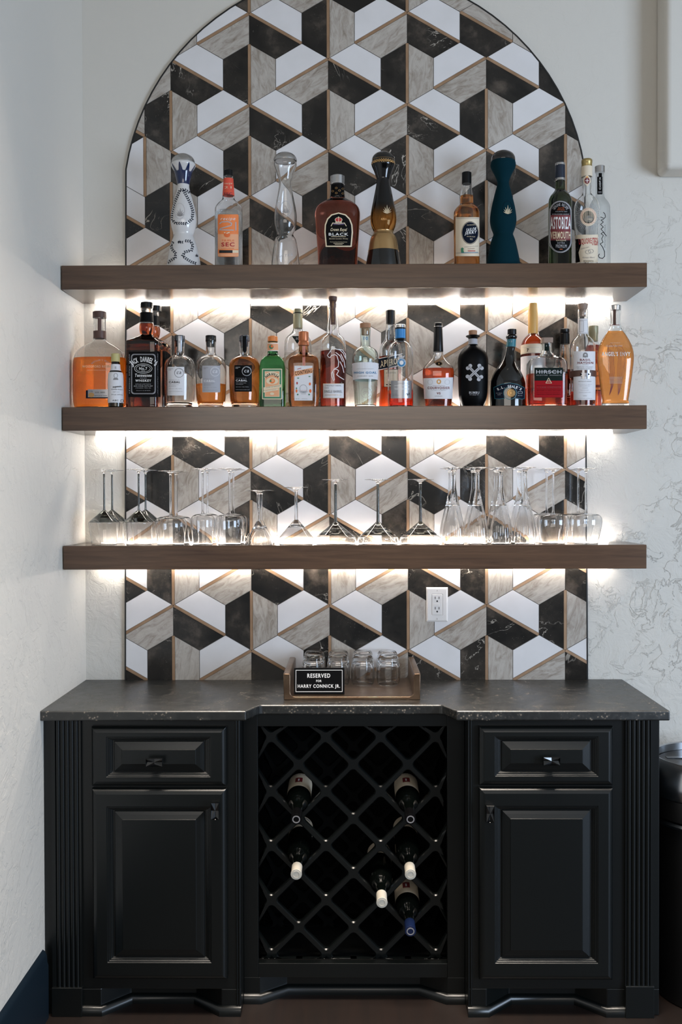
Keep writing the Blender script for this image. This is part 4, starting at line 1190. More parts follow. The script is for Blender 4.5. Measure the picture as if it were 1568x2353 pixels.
# almost empty bottle with blue collar
b = Bottle('liquor_bottle', 'nearly empty clear bottle with bright blue collar and silver label', 'bottle', MIDG, cH, 631, -0.15, z2,
    [(385, 572, 690), (400, 575, 690), (515, 575, 690), (545, 568, 695), (565, 530, 735), (600, 498, 764), (650, 482, 780), (720, 475, 786), (1290, 478, 783), (1330, 480, 780)], 545)
b.shell('glass_clear').liquid(1140, 'liq_aperol')
b.cap('bottle_cap', [(347, 574, 694), (352, 567, 702), (384, 567, 702), (388, 578, 690)], 'cap_silver')
b.band('neck_wrap', 388, 404, 'black_cap', 0.0006)
b.band('neck_label', 406, 514, 'label_blue', 0.0008)
b.band('neck_ring', 520, 545, 'black_cap', 0.0006)
b.prints('medallion', [('C', 643, 802, 52, 54, 'ink_blue'), ('O', 643, 802, 51, 53, 4, 'ink_white'), ('C', 643, 802, 24, 26, 'ink_white'), ('A', 'BLUE COLLAR', 643, 802, 36, 38, -170, -10, 10, 'ink_white'), ('K', [(604, 715), (640, 735), (682, 715), (670, 745), (618, 748)], 'ink_light')])
b.prints('label', [('R', 518, 1018, 763, 1230, 'label_silver'), ('T', 'NUMBERED BOTTLE', 655, 1050, 120, 8, 'ink_black'), ('R', 560, 1075, 735, 1080, 'ink_white'), ('R', 560, 1110, 735, 1115, 'ink_white'), ('R', 565, 1122, 735, 1126, 'ink_white'), ('L', [(690, 1185), (710, 1170), (715, 1195), (735, 1165), (735, 1190)], 4, 'ink_black'), ('R', 540, 1180, 600, 1184, 'ink_grey'), ('R', 540, 1195, 610, 1199, 'ink_grey')])

# cognac
b = Bottle('liquor_bottle', 'red-amber cognac bottle with flared shoulders, black neck sleeve and white label', 'bottle', MIDG, cH, 1086, -0.15, z2,
    [(660, 1030, 1142), (700, 1028, 1145), (745, 1015, 1158), (785, 975, 1195), (820, 935, 1232), (855, 908, 1260), (890, 898, 1272), (940, 896, 1276), (1000, 900, 1272), (1100, 910, 1262), (1200, 918, 1253), (1290, 926, 1246), (1330, 930, 1242)], 735, n=2.3, ratio=0.75)
b.shell('glass_clear').liquid(882, 'liq_red')
b.cap('neck_sleeve', [(325, 1045, 1128), (330, 1035, 1137), (370, 1033, 1137), (378, 1028, 1141), (384, 1035, 1136), (520, 1030, 1140), (665, 1026, 1145), (672, 1028, 1143)], 'black_cap')
b.cap('sleeve_ring', [(366, 1033, 1138), (369, 1030, 1142), (374, 1030, 1142), (377, 1033, 1138)], 'cap_silver')
b.prints('neck_medallion', [('C', 1093, 814, 42, 26, 'ink_black'), ('O', 1093, 814, 38, 23, 3, 'ink_gold'), ('C', 1093, 814, 10, 10, 'ink_gold')])
b.prints('label', [('K', [(908, 990), (1262, 978), (1256, 1236), (918, 1236)], 'paper_white'), ('C', 1092, 1030, 28, 30, 'ink_gold'), ('C', 1092, 1030, 12, 14, 'paper_white'), ('O', 990, 1035, 30, 30, 3, 'ink_light'), ('O', 1192, 1035, 30, 30, 3, 'ink_light'), ('R', 1020, 1078, 1165, 1080, 'ink_maroon'),
    ('T', '*COURVOISIER', 1090, 1105, 262, 30, 'ink_maroon'), ('T', 'Le Cognac de Napoleon', 1092, 1132, 175, 12, 'ink_grey', 0, .3), ('T', '*VS', 1090, 1170, 44, 27, 'ink_maroon'), ('T', 'COGNAC', 1090, 1204, 90, 11, 'ink_grey')])

# matte black rum with crossed bones
b = Bottle('liquor_bottle', 'matte black round bottle with crossed silver bones and a cork', 'bottle', MIDG, cI, 286, -0.15, z2,
    [(548, 200, 375), (560, 186, 390), (572, 200, 375), (585, 230, 345), (680, 225, 350), (700, 205, 372), (730, 160, 415), (770, 120, 455), (820, 90, 482), (880, 77, 495), (960, 76, 497), (1350, 86, 486), (1430, 98, 474), (1490, 118, 452), (1530, 135, 438)], 690, n=2.2, ratio=0.9)
b.solid('black_matte')
b.cap('cork_stopper', [(480, 240, 345), (486, 232, 350), (548, 236, 346), (556, 240, 342)], 'cork')
b.band('neck_label', 600, 676, 'paper_grey')
def bone(x0, y0, x1, y1):
    dx, dy = x1 - x0, y1 - y0; d = math.hypot(dx, dy); nx, ny = -dy / d, dx / d
    r = []
    for x, y in ((x0, y0), (x1, y1)):
        for k in (-1, 1): r.append(('C', x + nx * 24 * k, y + ny * 24 * k, 26, 26, 'ink_light'))
        r.append(('C', x, y, 17, 17, 'ink_grey'))
    return [('L', [(x0, y0), (x1, y1)], 34, 'ink_light'), ('L', [(x0 + dx * .1, y0 + dy * .1), (x1 - dx * .1, y1 - dy * .1)], 14, 'ink_grey')] + r
b.prints('crossed_bones', bone(232, 985, 382, 1140) + bone(388, 985, 230, 1135))
b.prints('lettering', [('T', '*BUMBU', 303, 1340, 140, 32, 'ink_light'), ('T', 'XO', 302, 1371, 50, 16, 'ink_light'), ('R', 238, 1369, 270, 1373, 'ink_light'), ('R', 335, 1369, 365, 1373, 'ink_light')])

# crooked black rum bottle
b = Bottle('liquor_bottle', 'glossy black bottle with a crooked neck and teal-edged label with round seal', 'bottle', MIDG, cI, 772, -0.15, z2,
    [(540, 765, 888), (560, 742, 898), (585, 745, 895), (605, 765, 880), (715, 742, 875), (780, 728, 865), (850, 712, 862), (930, 672, 880), (1020, 600, 930), (1100, 560, 975), (1170, 537, 1000), (1210, 533, 1010), (1260, 531, 1012), (1530, 525, 1018)], 620, n=2.1, ratio=0.92, lean=True)
b.solid('black_gloss')
m = [(460, 775, 880), (466, 766, 888), (545, 765, 889), (552, 768, 886)]
b.cap('screw_cap', m, 'black_cap')
b.band('neck_band', 608, 712, 'ink_teal', 0.0005)
b.prints('neck_number', [('T', '12', 812, 630, 34, 22, 'ink_light')], base=0.0011)
b.prints('label', [('N', [(590, 1425), (575, 1270), (680, 1225), (790, 1205), (900, 1225), (1000, 1275), (995, 1425), (960, 1430), (880, 1420), (880, 1330), (845, 1275), (790, 1260), (735, 1290), (705, 1345), (725, 1420), (660, 1428)], 'ink_navy'),
    ('L', [(590, 1425), (575, 1270), (680, 1225), (790, 1207), (900, 1225), (1000, 1275), (995, 1425), (960, 1430), (880, 1420)], 6, 'ink_teal'), ('L', [(590, 1425), (660, 1428), (725, 1420)], 6, 'ink_teal'), ('O', 800, 1345, 92, 92, 7, 'ink_teal'),
    ('A', "*R.L. SEALE'S", 792, 1575, 322, 322, -121, -59, 34, 'ink_white'), ('T', 'FINEST BARBADOS', 650, 1348, 84, 10, 'ink_light'), ('T', 'RUM', 650, 1370, 40, 12, 'ink_light'), ('F', rrect(905, 1325, 968, 1355, 8), 4, 'ink_light'), ('T', '46% ALC', 935, 1380, 60, 12, 'ink_light')])
b.prints('round_seal', [('C', 812, 1345, 56, 56, 'ink_gold'), ('O', 812, 1345, 50, 50, 5, 'ink_black'), ('O', 812, 1345, 28, 28, 4, 'ink_black')], base=0.0022)

# yellow wax topped whisky behind
b = Bottle('liquor_bottle', 'tall whiskey bottle with yellow wax neck and white label reading seven', 'bottle', MIDG, cI, 1118, BK, z2,
    [(520, 1058, 1180), (545, 1045, 1192), (575, 1010, 1226), (620, 975, 1262), (680, 955, 1282), (760, 950, 1286), (1340, 958, 1280), (1545, 970, 1268)], 535)
b.shell('glass_clear').liquid(545, 'liq_red')
b.cap('wax_seal', [(103, 1062, 1172), (109, 1054, 1181), (300, 1050, 1186), (515, 1052, 1184), (530, 1056, 1180)], 'wax_yellow')
b.band('upper_label', 690, 820, 'paper_cream', 0.0007)
b.prints('label_number', [('T', '*7', 1048, 752, 28, 46, 'ink_black'), ('R', 970, 712, 1200, 715, 'ink_light'), ('R', 970, 790, 1200, 793, 'ink_light')], base=0.0015)
b.band('label', 855, 1300, 'paper_white', 0.0007)

# square-shouldered decanter style whiskey
b = Bottle('liquor_bottle', 'broad square-shouldered whiskey bottle with a black and red label', 'bottle', MIDG, cJ, 298, -0.158, z2,
    [(568, 236, 362, 's'), (600, 240, 360), (640, 240, 358), (690, 228, 366), (725, 195, 395), (748, 135, 455), (765, 95, 500), (795, 72, 525), (830, 64, 534), (900, 62, 536), (1260, 68, 532), (1310, 72, 528), (1335, 78, 522)], 690, n=5, ratio=0.62)
b.shell('glass_clear', 0.005, 0.010).liquid(946, 'liq_red')
b.cap('stopper', [(508, 234, 362), (512, 230, 366), (570, 231, 366)], 'stopper_wood', sq=(6, 1.0))
b.prints('neck_strip', [('R', 272, 572, 322, 660, 'label_green'), ('L', [(290, 590), (300, 600), (290, 608)], 4, 'ink_light')], base=0.001)
b.prints('label', [('R', 150, 862, 491, 1020, 'label_green'), ('R', 150, 1018, 491, 1220, 'label_crimson'), ('T', '*HIRSCH', 322, 912, 305, 44, 'ink_light'), ('R', 175, 909, 468, 914, 'ink_light'), ('T', 'SELECTED  WHISKEYS', 322, 953, 300, 10, 'ink_light'),
    ('L', [(286, 1048), (320, 985), (356, 1048), (286, 1048)], 5, 'ink_cream'), ('L', [(296, 1030), (346, 1030)], 4, 'ink_cream'), ('L', [(305, 1015), (338, 1015)], 4, 'ink_cream'), ('R', 175, 1074, 470, 1077, 'ink_black'), ('T', 'IL CASK STRENGTH', 322, 1098, 285, 18, 'ink_maroon'), ('R', 175, 1118, 470, 1121, 'ink_black'), ('T', 'BOTTLED IN SMALL BATCHES', 322, 1138, 280, 9, 'ink_black'), ('R', 175, 1160, 470, 1162, 'ink_black'), ('T', 'KENTUCKY STRAIGHT BOURBON', 322, 1182, 280, 9, 'ink_black')])

# dark-capped whiskey behind
b = Bottle('liquor_bottle', 'dark-capped whiskey bottle mostly hidden behind the red and black label', 'bottle', MIDG, cJ, 515, BK, z2,
    [(570, 462, 570), (600, 458, 575), (680, 455, 578), (740, 430, 600), (790, 392, 640), (850, 375, 655), (1300, 378, 652), (1340, 385, 645)], 730)
b.shell('glass_clear').liquid(900, 'liq_maroon')
b.cap('screw_cap', [(398, 465, 565), (402, 461, 570), (440, 461, 570), (448, 466, 565), (455, 460, 572), (580, 458, 573)], 'black_cap')
b.prints('lettering', [('T', 'LONG', 545, 1150, 66, 52, 'ink_cream'), ('R', 530, 1190, 610, 1194, 'ink_cream'), ('R', 530, 1215, 610, 1219, 'ink_cream')])

# belted bourbon
b = Bottle('liquor_bottle', 'clear bourbon bottle with long white label and a brown belt badge', 'bottle', MIDG, cJ, 731, -0.158, z2,
    [(165, 672, 788, 's'), (200, 666, 794), (240, 672, 788), (470, 668, 800), (495, 650, 815), (530, 612, 850), (575, 588, 875), (630, 578, 884), (700, 577, 886), (1290, 582, 880), (1335, 588, 874)], 480)
b.shell('glass_clear').liquid(1155, 'liq_maroon')
b.cap('stopper', [(98, 672, 788), (103, 666, 792), (150, 675, 784), (172, 692, 766), (245, 694, 764)], 'stopper_wood')
b.prints('neck_label', [('R', 680, 272, 786, 456, 'paper_white'), ('R', 688, 290, 778, 293, 'ink_grey'), ('F', rrect(690, 300, 740, 430, 0), 3, 'ink_grey'), ('T', 'BASIL HAYDEN', 733, 447, 100, 9, 'ink_grey')], base=0.0012)
b.prints('label', [('R', 622, 665, 880, 1250, 'paper_white'), ('C', 762, 710, 30, 32, 'ink_grey'), ('C', 762, 712, 12, 12, 'paper_white'), ('R', 732, 715, 792, 738, 'ink_grey'), ('T', '*BASIL', 762, 768, 128, 26, 'ink_maroon'), ('T', '*HAYDEN', 762, 804, 185, 26, 'ink_maroon'), ('R', 730, 828, 800, 831, 'ink_grey'),
    ('T', 'KENTUCKY STRAIGHT', 755, 855, 190, 11, 'ink_grey'), ('T', 'BOURBON WHISKEY', 755, 876, 175, 11, 'ink_grey'), ('T', 'ARTFULLY MADE', 755, 1028, 150, 11, 'ink_grey'), ('T', 'THE JAMES B. BEAM', 755, 1065, 160, 9, 'ink_light'), ('T', 'DISTILLING CO', 755, 1082, 120, 9, 'ink_light'), ('R', 725, 1105, 788, 1108, 'ink_grey'), ('T', 'DISTILLED', 755, 1132, 90, 9, 'ink_light'), ('T', 'CLERMONT KENTUCKY', 755, 1160, 140, 9, 'ink_light'), ('R', 735, 1198, 778, 1201, 'ink_grey'), ('T', '40% ALC./VOL. (80 PROOF)', 755, 1233, 170, 8, 'ink_grey')])
b.band('belt', 912, 985, 'label_brown', 0.0016)
b.prints('belt_badge', [('R', 724, 890, 752, 997, 'label_silver'), ('R', 780, 890, 808, 997, 'label_silver'), ('R', 712, 925, 820, 962, 'label_silver'), ('C', 712, 942, 10, 10, 'ink_black'), ('C', 798, 942, 10, 10, 'ink_black')], base=0.0024)

# khaki capped bottle behind
b = Bottle('liquor_bottle', 'khaki-capped red whiskey bottle peeking out behind the winged flask', 'bottle', MIDG, cJ, 860, BK, z2,
    [(545, 808, 912), (575, 800, 920), (600, 782, 938), (640, 765, 955), (700, 760, 960), (1280, 764, 956), (1340, 770, 950)], 575)
b.shell('glass_clear').liquid(600, 'liq_maroon')
b.cap('wax_seal', [(362, 808, 910), (368, 802, 915), (458, 803, 915), (464, 806, 912), (548, 808, 910)], 'cap_khaki')
b.band('label', 830, 1140, 'label_peach')
b.prints('lettering', [('R', 800, 1068, 940, 1100, 'ink_maroon'), ('T', 'RESERVE', 860, 900, 150, 30, 'ink_black'), ('T', 'STRAIGHT', 860, 960, 150, 22, 'ink_black')], base=0.0012)

# winged flask
b = Bottle('liquor_bottle', 'tall flat amber flask with engraved wings and silver stopper', 'bottle', MIDG, cJ, 1122, -0.155, z2,
    [(165, 1055, 1172, 's'), (200, 1050, 1178), (340, 1058, 1172), (355, 1050, 1180), (385, 1048, 1190), (420, 1030, 1210), (470, 995, 1245), (550, 950, 1292), (620, 920, 1322), (700, 905, 1340), (780, 905, 1340), (880, 915, 1328), (1000, 930, 1313), (1120, 948, 1296), (1220, 962, 1280), (1260, 968, 1272), (1285, 958, 1280), (1335, 956, 1284)], 400, n=3.2, ratio=0.40)
b.shell('glass_clear', 0.0042, 0.012).liquid(428, 'liq_amber')
b.cap('stopper', [(116, 1054, 1170), (122, 1047, 1178), (172, 1049, 1176)], 'cap_silver')
b.prints('neck_strip', [('R', 1098, 120, 1130, 350, 'label_brown'), ('R', 1053, 345, 1175, 352, 'ink_maroon')], base=0.0008)
wings = []
for sgn, cx in ((-1, 1060), (1, 1180)):
    for k in range(7):
        x = cx + sgn * (30 - k * 11) if sgn < 0 else cx + (-30 + k * 14)
        wings.append(('L', [(x, 620 + k * 8), (x + (8 if sgn < 0 else 6), 760), (x + (14 if sgn < 0 else -4), 920), (1070 + k * 4 if sgn < 0 else 1170 + (k - 3) * 6, 1080), (1050 + k * 3 if sgn < 0 else 1162 + (k - 3) * 3, 1195 - k * 6)], 3.2, 'ink_maroon'))
wings += [('L', [(1035, 640), (1040, 590), (1070, 572), (1095, 610), (1092, 640)], 3.2, 'ink_maroon'), ('L', [(1122, 640), (1150, 600), (1200, 615), (1235, 680), (1240, 800), (1215, 860)], 3.2, 'ink_maroon')]
b.prints('wing_engraving', wings)
b.prints('lettering', [('T', "*ANGEL'S ENVY", 1130, 697, 338, 52, 'ink_white'), ('T', 'Finished Bourbon', 1110, 600, 190, 24, 'ink_light', -2, .4), ('T', 'CASK FINISHED BY', 1120, 565, 120, 9, 'ink_light')] + [('R', 1052, y, 1205, y + 4, 'ink_light') for y in (975, 990, 1008, 1026, 1044)], base=0.0012)

# ------------------------------------------------------------------ upturned stemware on the lowest shelf
GY = -0.166
GS = F_PX / (GY - CAM.y)
def gz(y): return max(0.0, PZ(806, y, GY) - z3)
def rib(t, z): return 1.0 + 0.02 * math.cos(14 * t) * min(1, z / 0.02) * (1 if z < 0.20 else 0)
SHAPES = {
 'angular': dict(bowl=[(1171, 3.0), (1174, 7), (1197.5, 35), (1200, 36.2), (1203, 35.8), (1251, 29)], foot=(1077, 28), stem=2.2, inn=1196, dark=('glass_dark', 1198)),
 'wide': dict(bowl=[(1184, 4), (1185, 14), (1187, 27), (1192, 34), (1200, 37), (1212, 36.8), (1232, 34), (1251, 31)], foot=(1081, 30), stem=2.6, inn=1188),
 'slim': dict(bowl=[(1179, 4), (1180, 12), (1182, 20), (1187, 26), (1195, 28), (1212, 27.5), (1232, 25), (1251, 22.5)], foot=(1076, 28), stem=2.2, inn=1182),
 'tulip': dict(bowl=[(1180, 4), (1181, 14), (1183, 24), (1188, 31), (1197, 33), (1214, 32.4), (1232, 29.5), (1251, 26)], foot=(1076, 29), stem=2.3, inn=1183),
 'cordial': dict(bowl=[(1196, 3.8), (1200, 6), (1216, 14.5), (1234, 24), (1251, 33)], foot=(1126, 32), stem=3.0, inn=1209),
 'coupe': dict(bowl=[(1194, 4.5), (1199, 9), (1215, 23), (1234, 40), (1238, 41.5), (1251, 38)], foot=(1119, 31), stem=3.8, inn=1206),
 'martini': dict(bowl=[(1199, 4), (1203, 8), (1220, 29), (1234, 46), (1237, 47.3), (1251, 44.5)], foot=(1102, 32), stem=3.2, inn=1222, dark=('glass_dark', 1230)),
 'flute': dict(bowl=[(1128, 6), (1148, 9), (1165, 13), (1185, 18), (1205, 22.8), (1225, 25.6), (1236, 25.7), (1251, 23)], foot=(1075, 26.6), stem=4.6, inn=1160, mod=rib),
 'broad': dict(bowl=[(1180, 4), (1181, 16), (1183, 28), (1188, 34.5), (1196, 37), (1210, 36.5), (1230, 32), (1251, 27)], foot=(1078, 27), stem=2.3, inn=1183),
}
GMESH = {}
def stem_meshes(kind):
    if kind in GMESH: return GMESH[kind]
    s = SHAPES[kind]; th = 0.0011
    pts = [(r / GS, gz(y)) for y, r in s['bowl']]
    sharp = [False] * len(pts); sharp[0] = sharp[-1] = True
    pts = chaikin(pts, sharp, 2)
    zin = gz(s['inn'])
    inner = [(max(r - th, 0.0), z) for r, z in pts if z < zin - 0.0015 and r > 2 * th]
    prof = [(0.0, zin), (min(inner[0][0] * 0.6, 0.004), zin - 0.0004)] + inner + [(pts[-1][0] - th * 0.5, 0.0)]
    prof[-2] = (prof[-2][0], 0.0006)
    outer = [(r, max(z, 0.0006)) for r, z in reversed(pts)]
    zf = gz(s['foot'][0]); rs = s['stem'] / GS; rf = s['foot'][1] / GS
    z0 = pts[0][1]
    stem = [(pts[0][0] * 0.75 + rs * .25, z0 + 0.002), (rs * 1.08, z0 + 0.008), (rs * 0.95, z0 + (zf - z0) * .5), (rs, zf - 0.014), (rs * 1.6, zf - 0.007), (rs * 3.2, zf - 0.0035), (rf * .6, zf - 0.002), (rf * .97, zf - 0.0012), (rf, zf - 0.0006), (rf * .97, zf), (rf * 0.5, zf + 0.0004), (0.0, zf + 0.0006)]
    def mk(profile, name):
        m = lathe(profile, 56 if s.get('mod') else 36, mod=s.get('mod'))
        mats = ['glass_stem']
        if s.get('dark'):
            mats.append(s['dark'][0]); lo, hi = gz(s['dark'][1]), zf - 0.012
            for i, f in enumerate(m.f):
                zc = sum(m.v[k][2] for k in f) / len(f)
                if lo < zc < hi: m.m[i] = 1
        o = m.build(name, mats, smooth=45)
        return o
    bowl = mk(prof + outer[1:] , 'bowl')
    ft = mk([(max(pts[0][0] - 0.0002, 1e-4), z0 - 0.0002)] + stem, 'stem_and_foot')
    GMESH[kind] = (bowl.data, ft.data)
    bpy.data.objects.remove(bowl); bpy.data.objects.remove(ft)
    return GMESH[kind]
def stemglass(kind, px, yd, label, grp):
    X = PX(px, 1240, GY)
    t = thing('stemmed_glass', (X, yd, z3), label, 'glass', grp)
    for nm, me in zip(('bowl', 'stem_and_foot'), stem_meshes(kind)):
        o = bpy.data.objects.new(nm, me); COL.objects.link(o); o.parent = t
    return t
ROW = [('angular', 240, 'angular wine glass with sharp shoulders', 'closest to the corner'),
       ('angular', 319.5, 'angular wine glass with sharp shoulders', 'second out from the corner'),
       ('wide', 392.6, 'big round-bowled wine glass', 'beside the angular glasses'),
       ('slim', 466.4, 'slim white wine glass', 'between two wider wine glasses'),
       ('tulip', 528, 'tulip-bowled wine glass', 'next to the small cone-shaped glass'),
       ('cordial', 594, 'small short cone-shaped cordial glass', 'lowest glass of the row'),
       ('coupe', 681, 'low coupe cocktail glass', 'beside the martini glasses'),
       ('martini', 771.5, 'martini glass with flat wide cone', 'beside the coupe'),
       ('martini', 869, 'martini glass with flat wide cone', 'middle of three martini glasses'),
       ('martini', 966.5, 'martini glass with flat wide cone', 'beside the ribbed flutes'),
       ('flute', 1044, 'ribbed trumpet flute', 'first flute after the martini glasses'),
       ('flute', 1098, 'ribbed trumpet flute', 'second flute from the martini glasses'),
       ('flute', 1152, 'ribbed trumpet flute', 'third flute from the martini glasses'),
       ('flute', 1207, 'ribbed trumpet flute', 'last flute before the broad wine glasses'),
       ('broad', 1272, 'broad flat-shouldered wine glass', 'beside the flutes'),
       ('broad', 1347, 'broad flat-shouldered wine glass', 'at the open shelf end')]
for kind, px, l, where in ROW:
    stemglass(kind, px, GY, f'upturned {l}, {where}, front row', 'upturned stemware on the lowest shelf')
for kind, px, l, where in ROW:
    if kind in ('coupe', 'martini'): continue
    stemglass(kind, px, -0.0625, f'upturned {l}, {where}, behind its twin', 'upturned stemware on the lowest shelf')

# ------------------------------------------------------------------ outlet
def build_outlet():
    y = -0.0108
    x0, x1 = PX(980, 1390, y), PX(1029.5, 1390, y); z0, zt = PZ(1004, 1428.5, y), PZ(1004, 1349.5, y)
    cx, cz = (x0 + x1) / 2, (z0 + zt) / 2; w, h = (x1 - x0) / 2, (zt - z0) / 2
    t = thing('wall_outlet', (cx, y, cz), 'white double socket outlet with test buttons set in the tiled wall', 'outlet')
    m = MB()
    def rect(a, b, yy): return [(-a, yy, -b), (a, yy, -b), (a, yy, b), (-a, yy, b)]
    m.rings([rect(w, h, 0.0008), rect(w, h, -0.002), rect(w - 0.005, h - 0.005, -0.0055), rect(0.0185, 0.0345, -0.0055), rect(0.0180, 0.0340, -0.0040)])
    m.build('cover_plate', 'outlet_white', t, bevel=0.0006)
    m = MB(); m.box(-0.0168, 0.0168, -0.0066, -0.0042, -0.0330, 0.0330)
    m.build('socket_face', 'outlet_white', t, bevel=0.001)
    m = MB()
    for s in (1, -1):
        c = 0.0175 if s > 0 else -0.0165
        for dx in (-0.0063, 0.0063): m.box(dx - 0.001, dx + 0.001, -0.0072, -0.006, c + 0.001, c + 0.009)
        lathe_pts = [(0.0, 0), (0.0028, 0)]
        r = [(0.0028 * math.cos(a), -0.0072, c - 0.006 + 0.0028 * math.sin(a)) for a in [2 * PI * k / 14 for k in range(14)]]
        m.rings([[(x, -0.006, zz) for x, _, zz in r], r])
    m.build('socket_holes', 'slot_dark', t)
    for dx, nm in ((-0.0075, 'reset_button'), (0.003, 'test_button')):
        m = MB(); m.box(dx - 0.0046, dx + 0.0046, -0.0078, -0.006, -0.0035, 0.0035); m.build(nm, 'outlet_white', t, bevel=0.0004)
    for s in (1, -1):
        m = MB()
        m.rings([[(0.003 * math.cos(2 * PI * k / 16), yy, s * (h - 0.010) + 0.003 * math.sin(2 * PI * k / 16)) for k in range(16)] for yy in (-0.005, -0.0066)])
        o = m.build('screw', 'outlet_white', t)
        m = MB(); m.box(-0.0004, 0.0004, -0.0069, -0.006, s * (h - 0.010) - 0.0026, s * (h - 0.010) + 0.0026); m.build('slot', 'slot_dark', o)
build_outlet()

# ------------------------------------------------------------------ countertop
FY, CYF = -0.488, -0.407           # front edge of the wings and of the set-back middle
XR = PX(1541, 1634, FY); XLc = -0.876
KT = 0.028
def build_counter():
    xa, xb = PX(565, 1640, FY), PX(603, 1622, CYF)
    xc, xd = PX(1010, 1622, CYF), PX(1050, 1640, FY)
    pts = [(XLc, FY), (xa, FY), (xa + 0.003, FY + 0.012)]
    for i in range(9):
        u = i / 8; pts.append((xa + 0.008 + (xb - xa - 0.008) * u, FY + 0.020 + (CYF - FY - 0.020) * math.sin(u * PI / 2)))
    for i in range(9):
        u = i / 8; pts.append((xc + (xd - xc - 0.008) * u, CYF - (CYF - FY - 0.020) * (1 - math.cos(u * PI / 2))))
    pts += [(xd - 0.003, FY + 0.012), (xd, FY), (XR, FY), (XR, -0.0005), (XLc, -0.0005)]
    t = thing('countertop', (0, 0, COUNTER_Z - KT), 'dark speckled stone worktop with an ogee-cornered set-back middle', 'countertop')
    m = MB(); m.rings([[(x, y, 0) for x, y in pts], [(x, y, KT) for x, y in pts]])
    m.build('stone_slab', 'granite', t, bevel=0.004, seg=3)
build_counter()

# ------------------------------------------------------------------ cabinets
BZ = COUNTER_Z - KT
FACE, MFACE = -0.458, -0.388
def rpanel(mb, x0, x1, z0, z1, yb, fx, fz, th=0.021):
    """raised-panel front: nested rectangles"""
    cx, cz = (x0 + x1) / 2, (z0 + z1) / 2; w, h = (x1 - x0) / 2, (z1 - z0) / 2
    R = lambda ix, iz, d: [(cx - w + ix, yb - d, cz - h + iz), (cx + w - ix, yb - d, cz - h + iz), (cx + w - ix, yb - d, cz + h - iz), (cx - w + ix, yb - d, cz + h - iz)]
    st = [(0, 0, 0), (0, 0, .009), (.002, .002, .0135), (.006, .006, .0175), (.011, .011, .020), (.015, .015, .021)]
    st += [(fx, fz, .021), (fx + .001, fz + .001, .0185), (fx + .004, fz + .004, .0185), (fx + .005, fz + .005, .0160), (fx + .009, fz + .008, .0155), (fx + .010, fz + .009, .0125), (fx + .014, fz + .011, .0115), (fx + .015, fz + .012, .0085),
           (fx + .020, fz + .014, .0085), (fx + .021, fz + .015, .0120), (fx + .030, fz + .024, .0150), (fx + .043, fz + .036, .0185), (fx + .0435, fz + .0365, .0200)]
    mb.rings([R(*s) for s in st])
def knob(parent, x, y, z, vertical, name):
    w, h = (0.0245, 0.0115) if not vertical else (0.0115, 0.0245)
    m = MB()
    r = lambda a, b, yy: [(x - a, yy, z - b), (x + a, yy, z - b), (x + a, yy, z + b), (x - a, yy, z + b)]
    m.rings([r(w * .45, h * .45, y), r(w * .4, h * .4, y - 0.010), r(w * .8, h * .8, y - 0.014), r(w, h, y - 0.020), r(w * .93, h * .93, y - 0.026)], True, False)
    n = len(m.v) - 4
    # four facets dipping to the middle
    m.v.append((x, y - 0.0215, z)); c = len(m.v) - 1
    mids = []
    for i in range(4):
        a, b = m.v[n + i], m.v[n + (i + 1) % 4]
        m.v.append(((a[0] + b[0]) / 2, y - 0.0195, (a[2] + b[2]) / 2)); mids.append(len(m.v) - 1)
    for i in range(4):
        m.f += [(n + i, mids[i], c), (mids[i], n + (i + 1) % 4, c)]; m.m += [0, 0]
    m.build(name, 'knob_black', parent)
def sweep(mb, path, prof):
    """sweep profile (out, z) along a plan path; out = to the camera side"""
    rs = []
    for i, p in enumerate(path):
        d = []
        for a, b in ((i - 1, i), (i, i + 1)):
            if a >= 0 and b < len(path):
                dx, dy = path[b][0] - path[a][0], path[b][1] - path[a][1]; L = math.hypot(dx, dy); d.append((dx / L, dy / L))
        if len(d) == 1: d = d * 2
        nx, ny = (d[0][1] + d[1][1]), -(d[0][0] + d[1][0])
        L = math.hypot(nx, ny); nx /= L; ny /= L
        k = 1 / max(0.4, nx * d[0][1] - ny * d[0][0])
        rs.append([(p[0] + nx * o * k, p[1] + ny * o * k, z) for o, z in prof])
    mb.rings(rs)
SHOE = [(0.0, 0.0), (0.014, 0.0), (0.0145, 0.008), (0.013, 0.016), (0.009, 0.022), (0.005, 0.025), (0.0, 0.026)]

